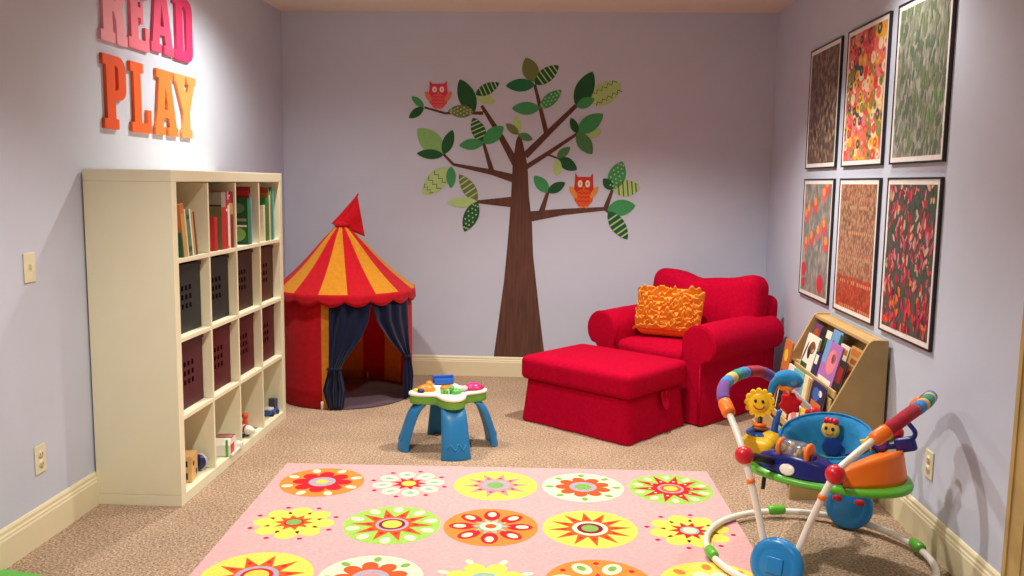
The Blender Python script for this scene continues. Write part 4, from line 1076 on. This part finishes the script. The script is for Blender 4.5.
rb('white picture book beside the red one on the third tier', 2, .12, .15, .12, P['white'], [(E_(.5, .5, .3, .3, 14), P['pink'])])
rb('yellow picture book at the near end of the third tier', 2, .30, .16, .125, P['yellow'], [(E_(.5, .5, .3, .25, 14), P['orange'])])

# ================================================================== baby jumper
M_wt = plastic('white_tube', 236, 232, 224, .3); M_jg = plastic('lime_green_plastic', 96, 186, 52)
M_hub = plastic('hub_blue_plastic', 30, 134, 206, .3); M_ballr = plastic('joint_red_plastic', 206, 26, 44, .3)
M_jor = plastic('vivid_orange_plastic', 250, 124, 30, .35); M_jnv = plastic('tray_navy_plastic', 28, 34, 118, .3); M_jy = plastic('sunny_yellow_plastic', 252, 204, 30, .35)
M_blk = plastic('black_plastic', 36, 32, 40, .4)
M_seat = fabric('seat_blue_fabric', 44, 136, 198, .3, .15, 30); M_seat2 = fabric('seat_navy_fabric', 30, 56, 140, .2)
JW = [fabric('wrap_' + k, *v) for k, v in dict(purple=(112, 76, 150), blue=(70, 140, 206), cream=(232, 196, 120), green=(50, 150, 132), maroon=(176, 44, 66)).items()]
JC = (1.04, 3.32)                                      # ring centre
jp = empty('baby_jumper', (JC[0], JC[1], 0), math.atan2(-.565, .825), 'colourful baby jumper seat on a white tube ring frame beside the pink rug', 'baby jumper')
# local x = right of the seat axis, local y = towards the back hub
RR = .424
pts = [(RR * math.cos(2 * PI * i / 72), RR * math.sin(2 * PI * i / 72), .0305) for i in range(72)]
MB().tube(pts, .0135, M_wt, n=12, closed=True).build('base_ring', jp)
def W2L(x, y):
    dx, dy = x - JC[0], y - JC[1]
    return (.825 * dx - .565 * dy, .565 * dx + .825 * dy)
for (x, y) in ((.62, 3.26), (.985, 3.745), (1.455, 3.395), (1.25, 2.95)):
    lx, ly = W2L(x, y); a = math.atan2(ly, lx)
    p2 = [(RR * math.cos(a + t), RR * math.sin(a + t), .0375) for t in (-.09, -.07, -.03, .03, .07, .09)]
    MB().tube(p2, [.0145, .02, .0215, .0215, .02, .0145], M_jg, n=14).build('ring_connector', jp)
def hub(y, sg, r, z, spots):
    M = T(0, y + sg * .022, z) @ RX(R(90 if sg < 0 else -90)) @ RX(R(-14))
    h = MB().lathe([(.001, .018), (r * .55, .017), (r * .62, .0135), (r * .68, .016), (r * .9, .012), (r, .0), (r, -.012), (r * .9, -.02), (.001, -.02)], M_hub if sg < 0 else M_teal2, M, 36).build('hub_disc', jp)
    if not spots:
        MB().cushion(r * .62, r * .6, .008, .004, M_hub, M @ T(0, 0, .019), n=6).build('hub_badge', h)
    return h, M
M_teal2 = plastic('shaded_blue_plastic', 26, 104, 170, .35)
hub(-RR, -1, .095, .134, False)
h2, M2 = hub(RR, -1, .1, .100, True)
for s in (-1, 1):
    MB().lathe([(.001, .006), (.02, .004), (.024, .0)], M_ballr, M2 @ T(s * .045, .022, .0145) @ SC(1, .6, 1), 16).build('hub_spot', h2)
# the two arches: front leg, padded curve, back leg
def arch(sg, f):
    """centreline of one arch; y from -RR to RR, spread f(z) sideways"""
    h = [(-.412, .14, .050), (-.408, .2, .064), (-.394, .34, .108), (-.374, .48, .162), (-.335, .545, .208), (-.294, .60, .258), (-.247, .645, .305), (-.19, .672, .330), (-.11, .684, .345)]
    zz = h + [(0, .688, .352)] + [(-y, z, b) for y, z, b in h[::-1]]
    return spline([(sg * b * (1.01 if sg < 0 else 1), y, z) for y, z, b in zz], 8)
fL = fR = None
for sg, f, cols in ((-1, fL, [(0, .10), (1, .055), (2, .05), (3, .06), (1, .055), (4, .11), (0, .07)]), (1, fR, [(4, .15), (1, .06), (2, .03), (3, .08), (2, .03), (1, .06), (4, .10)])):
    C_ = arch(sg, f); n = len(C_)
    i0 = next(i for i in range(n) if C_[i].z > .598); i1 = n - 1 - i0
    MB().tube(C_[:i0 + 1], .0125, M_wt, n=14).build('leg_tube', jp)
    MB().tube(C_[i1:], .0125, M_wt, n=14).build('leg_tube', jp)
    cum = [0]
    for i in range(i0, i1): cum.append(cum[-1] + (C_[i + 1] - C_[i]).length)
    tot = cum[-1]
    def at_(s_):                                    # point at arc length s_ along the padded part
        s_ = max(0, min(tot, s_)); k = max(i for i in range(len(cum)) if cum[i] <= s_ + 1e-9)
        if k >= len(cum) - 1: return C_[i1].copy()
        return C_[i0 + k].lerp(C_[i0 + k + 1], (s_ - cum[k]) / (cum[k + 1] - cum[k]))
    def piece(name, s0, s1, mt, r):
        k = max(4, int((s1 - s0) / .012))
        MB().tube([at_(s0 + (s1 - s0) * i / k) for i in range(k + 1)], [r * .92] + [r] * (k - 1) + [r * .92], mt, n=16).build(name, jp)
    piece('arch_collar', 0, .062, M_jor, .0262); piece('arch_collar', tot - .062, tot, M_jor, .0262)
    s_ = .062; scale_ = (tot - .124) / sum(l for _, l in cols)
    for c, l in cols:
        piece('padded_wrap', s_, s_ + l * scale_, JW[c], .0238)
        s_ += l * scale_
    for part, rev in ((C_[:i0], 1), (C_[i1:], -1)):
        for zt_ in (.395,):
            i = min(range(len(part)), key=lambda i: abs(part[i].z - zt_)); p = part[i]; d_ = (part[min(i + 1, len(part) - 1)] - part[i - 1]).normalized()
            MB().tube([p - d_ * .008, p + d_ * .008], .0155, M_jor, n=14).build('tube_band', jp)
        i = min(range(len(part)), key=lambda i: abs(part[i].z - .478)); p = part[i]
        bl = MB().sphere(.034, M_ballr, T(*p), 22, 14).build('joint_ball', jp)
        tgt = Vector((sg * .12, -.14 * rev, .405))
        v_ = (tgt - p).normalized()
        MB().tube([p + v_ * .025, p + v_ * .06, tgt], [.013, .017, .016], M_blk, n=10).build('swing_arm', bl)
# tray
ZTR = .385
def trayout(k=0.0, n=72):
    out = []
    for i in range(n):
        a = 2 * PI * i / n
        rx = .335 if math.cos(a) > 0 else .285
        r = 1 + .05 * math.cos(3 * a + PI / 2)
        out.append(((rx - k) * math.cos(a) * r, (.255 - k) * math.sin(a) * r))
    return out
m = MB(); n = 72
lv = [(trayout(.03), ZTR - .03), (trayout(.004), ZTR - .026), (trayout(0), ZTR - .014), (trayout(.006), ZTR - .003), (trayout(.05), ZTR), (trayout(.12), ZTR - .002)]
vs = [(x, y, z) for c, z in lv for x, y in c]
fs = [[k * n + i, k * n + (i + 1) % n, (k + 1) * n + (i + 1) % n, (k + 1) * n + i] for k in range(len(lv) - 1) for i in range(n)]
m.add(vs, fs, M_jg); m.poly([(x, y, ZTR - .002) for x, y in trayout(.12)], M_jg); m.poly([(x, y, ZTR - .03) for x, y in trayout(.03)], M_jg)
m.build('tray', jp)
MB().tube([(-.15, -.20, ZTR - .03), (-.15, -.21, ZTR - .075)], .008, M_blk, n=10).build('tray_peg', jp)
# padded seat
def seatpt(u, v):
    a = 2 * PI * u; back = (math.sin(a) + 1) / 2                 # 0 front, 1 back
    top = .425 + .095 * back ** 1.2
    quilt = .004 * abs(math.cos(a * 9))
    if v < .4:
        t = v / .4; r = .145 + .045 * t; z = ZTR - .01 + (top - ZTR + .01) * t
        r += quilt * t
    elif v < .6:
        t = (v - .4) / .2; r = .190 - .048 * t; z = top + .024 * math.sin(PI * t); r += quilt
    else:
        t = (v - .6) / .4; r = .142 - .045 * t; z = top - (top - .30) * t
    return (r * math.cos(a) * 1.02, r * math.sin(a) * .94 + .03, z)
m = MB(); m.grid(seatpt, 96, 20, M_seat, closed=True); m.poly([seatpt(i / 96, 1) for i in range(96)], M_seat)
seat = m.build('seat_pad', jp)
MB().tube([tuple(Vector(seatpt(i / 48, .5)) + Vector((0, 0, .002))) for i in range(48)], .005, M_seat, closed=True, n=6).build('seat_piping', seat)
# sewn-on face doll inside the back of the seat
M_face = fabric('doll_face', 244, 190, 96, .1)
dx, dy, dzz = -.012, .128, .492
dl = MB().sphere(.036, M_face, T(dx, dy, dzz), 20, 12, .018, .036).build('doll_face', seat)
m = MB()
for s in (-1, 1): m.sphere(.0065, M_blk, T(dx + s * .013, dy - .0165, dzz + .008), 10, 8, .004, .008)
m.build('doll_eyes', dl, kind='stuff')
MB().tube([(dx - .016, dy - .0175, dzz - .008), (dx - .008, dy - .019, dzz - .016), (dx + .008, dy - .019, dzz - .016), (dx + .016, dy - .0175, dzz - .008)], .0022, M_ballr, n=6).build('doll_mouth', dl)
m = MB()
for k in (-1, 0, 1): m.sphere(.014, M_ballr, T(dx + k * .016, dy, dzz + .036), 12, 8)
m.build('doll_hair', dl)
MB().sphere(.042, M_seat2, T(dx + .012, dy - .006, dzz - .068), 18, 12, .016, .04).build('doll_body', seat)
# navy console at the front with a clear spinning roller
def con(u, v):
    a = R(212 + 96 * u); e_ = math.sin(PI * u) ** .35
    if v < .4: t = v / .4; r1 = 1 - .08 * t; z = ZTR - .004 + .076 * t * e_
    else: t = (v - .4) / .6; r1 = .92 - .30 * t; z = ZTR - .004 + (.076 + .016 * math.sin(t * PI / 2)) * e_
    return (.255 * r1 * math.cos(a) - .01, .225 * r1 * math.sin(a), z)
m = MB().grid(con, 40, 12, M_jnv); cs = m.build('console', jp, solid=.004)
MB().lathe([(.001, .002), (.026, .001), (.028, -.002)], M_cream, T(-.060, -.2175, ZTR + .024) @ RZ(R(-14)) @ RX(R(70)) @ SC(1.15, .8, 1), 20).build('oval_sticker', cs)
Mg = mat('clear_roller', rgb(236, 240, 240), .08, .02, 10, trans=.85)
Mr = T(-.045, -.175, ZTR + .092) @ RZ(R(-8)) @ RY(PI / 2)
ro = MB().lathe([(.030, -.048), (.034, -.03), (.0345, .03), (.030, .048)], Mg, Mr, 24).build('clear_roller', jp)
for s in (-1, 1):
    MB().lathe([(.001, -.008), (.033, -.008), (.037, 0), (.033, .008), (.001, .008)], M_jor, Mr @ T(0, 0, s * .056), 24).build('roller_cap', ro)
m = MB(); r5 = random.Random(5)
for k in range(9): m.sphere(.0085, [M_jy, M_redp, M_cream][k % 3], Mr @ T(r5.uniform(-.012, .016), r5.uniform(-.018, .018), -.04 + k * .01), 10, 8)
m.build('roller_beads', ro, kind='stuff')
for s in (-1, 1): MB().box(-.006, .006, -.016, .016, 0, .05, M_jnv, Mr @ T(0, 0, s * .072) @ RY(-PI / 2) @ T(0, 0, -.055)).build('roller_post', ro, bevel=.003)
# orange toy box at the right, open towards the seat
def org(u, v):
    a = R(-62 + 118 * u)
    h_ = .055 + .06 * math.sin(PI * min(1, u * 1.15)) ** .8
    return ((.305 - .02 * v) * math.cos(a), (.235 - .02 * v) * math.sin(a), ZTR - .002 + h_ * v)
MB().grid(org, 30, 6, M_jor).build('orange_wall', jp, solid=.006)
def orgt(u, v):
    a = R(-62 + 118 * u); h_ = .055 + .06 * math.sin(PI * min(1, u * 1.15)) ** .8
    k = 1 - .32 * v
    return (.285 * math.cos(a) * k, .215 * math.sin(a) * k, ZTR - .002 + h_ - .03 * v)
MB().grid(orgt, 30, 4, M_jor).build('orange_top', jp, solid=.004)
# yellow base with sun toy at the left
MB().cushion(.14, .20, .085, .03, M_jy, T(-.235, .0, ZTR + .036), (0, 0, .01), 10).build('yellow_base', jp)
MB().sphere(.045, M_jy, T(-.195, -.03, ZTR + .068), 18, 12, .04, .035).build('yellow_bump', jp)
sx, sy = -.245, -.02
su = MB().tube([(sx, sy, ZTR + .07), (sx - .004, sy, ZTR + .10), (sx, sy, ZTR + .15)], .010, M_blk, n=8).build('sun_stalk', jp)
MB().lathe([(.001, -.006), (.05, -.006), (.055, .0), (.05, .006), (.001, .006)], M_bluep, T(sx, sy, ZTR + .088) @ RX(.12), 24).build('blue_ring', su)
MB().lathe([(.001, -.006), (.028, -.006), (.032, .0), (.028, .006), (.001, .006)], plastic('brown_ring', 150, 84, 40), T(sx, sy, ZTR + .105) @ RX(-.1), 20).build('brown_ring', su)
MB().lathe([(.001, -.006), (.022, -.006), (.026, .0), (.022, .006), (.001, .006)], M_jor, T(sx, sy, ZTR + .12), 20).build('orange_ring', su)
Ms = T(sx - .004, sy - .005, ZTR + .208) @ RZ(R(14)) @ RX(PI / 2)
fc = MB().prism(petals(13, .049, .060, 0, 6), -.010, .010, M_jy, Ms, True).sphere(.046, M_jy, Ms, 20, 12, .046, .020).build('sun_face', su, bevel=.002)
m = MB()
for s in (-1, 1): m.sphere(.006, M_blk, Ms @ T(s * .014, .010, .019), 10, 8, .008, .004)
m.tube([(Ms @ Vector((x, y, .0185))) for x, y in ((-.022, -.008), (-.012, -.020), (0, -.023), (.012, -.020), (.022, -.008))], .0022, M_dkredp, n=6)
m.build('sun_features', fc, kind='stuff')
MB().tube(spline([(sx + .055, sy + .01, ZTR + .07), (sx + .062, sy + .0, ZTR + .13), (sx + .078, sy - .0, ZTR + .19)], 6), [.017] * 4 + [.014] * 5 + [.010] * 4, M_bluep, n=10).build('blue_handle', jp)
# hanging blue bird, red star and toys on the left arch side
bx, by = -.205, .155
bq = lambda x, z: (bx + (x - bx) * .72, by, .635 + (z - .635) * .72)
bird = MB()
bird.tube(spline([bq(bx - .095, .56), bq(bx - .08, .63), bq(bx - .04, .672), bq(bx + .01, .69), bq(bx + .05, .675), bq(bx + .066, .64)], 6), [.012 + .010 * math.sin(PI * i / 30) + (.009 if 10 < i < 28 else 0) for i in range(31)], M_seat, n=12)
bird.sphere(.034, M_seat, T(bx + .018, by, .656), 16, 12, .02, .027)
bo = bird.build('bird_toy', jp)
MB().lathe([(.012, -.004), (.019, 0), (.012, .004)], M_ltblue, T(bx + .036, by - .022, .660) @ RX(PI / 2) @ SC(.85, .85, 1), 16).build('bird_eye', bo)
MB().prism([(-.05, .0), (.045, .0), (.03, -.026), (-.02, -.03)], -.012, .012, M_or, T(bx, by, .640) @ RX(PI / 2) @ SC(.75, .75, 1)).build('bird_belly', bo, bevel=.006)
MB().prism(star(6, .052, .036, .3), -.012, .012, fabric('star_red_fabric', 206, 26, 36, .1), T(bx + .01, by + .02, .56) @ RZ(R(14)) @ RX(PI / 2)).build('star_toy', jp, bevel=.008)
MB().tube([(bx + .01, by + .02, .60), (bx + .0, by + .005, .64)], .006, M_or, n=8).build('toy_strap', jp)
# toys hanging from the right arch
tx, ty = .215, .06
MB().tube(spline([(tx + .07, ty - .02, .60), (tx + .105, ty - .03, .565), (tx + .09, ty - .03, .525)], 6), .009, M_jnv, n=8).build('hook_strap', jp)
MB().cushion(.075, .03, .055, .012, M_jnv, T(tx + .075, ty - .03, .515) @ RY(R(-20)), n=8).build('navy_tag', jp)
MB().sphere(.026, M_ballr, T(tx + .035, ty, .545), 16, 10).build('red_bead', jp)
MB().sphere(.022, M_jg, T(tx + .012, ty - .01, .528), 16, 10).build('green_bead', jp)
MB().sphere(.03, plastic('violet_plastic', 84, 56, 140), T(tx - .01, ty - .03, .498), 16, 10, .026, .03).build('violet_bead', jp)
MB().prism(star(5, .032, .018, .3), -.01, .01, M_jy, T(tx - .055, ty - .045, .495) @ RX(PI / 2 - .3)).build('yellow_star', jp, bevel=.004)
MB().tube([(tx + .075, ty - .03, .51), (tx - .05, ty - .045, .48), (tx - .12, ty - .12, .45)], .010, M_jnv, n=8).build('toy_rail', jp)
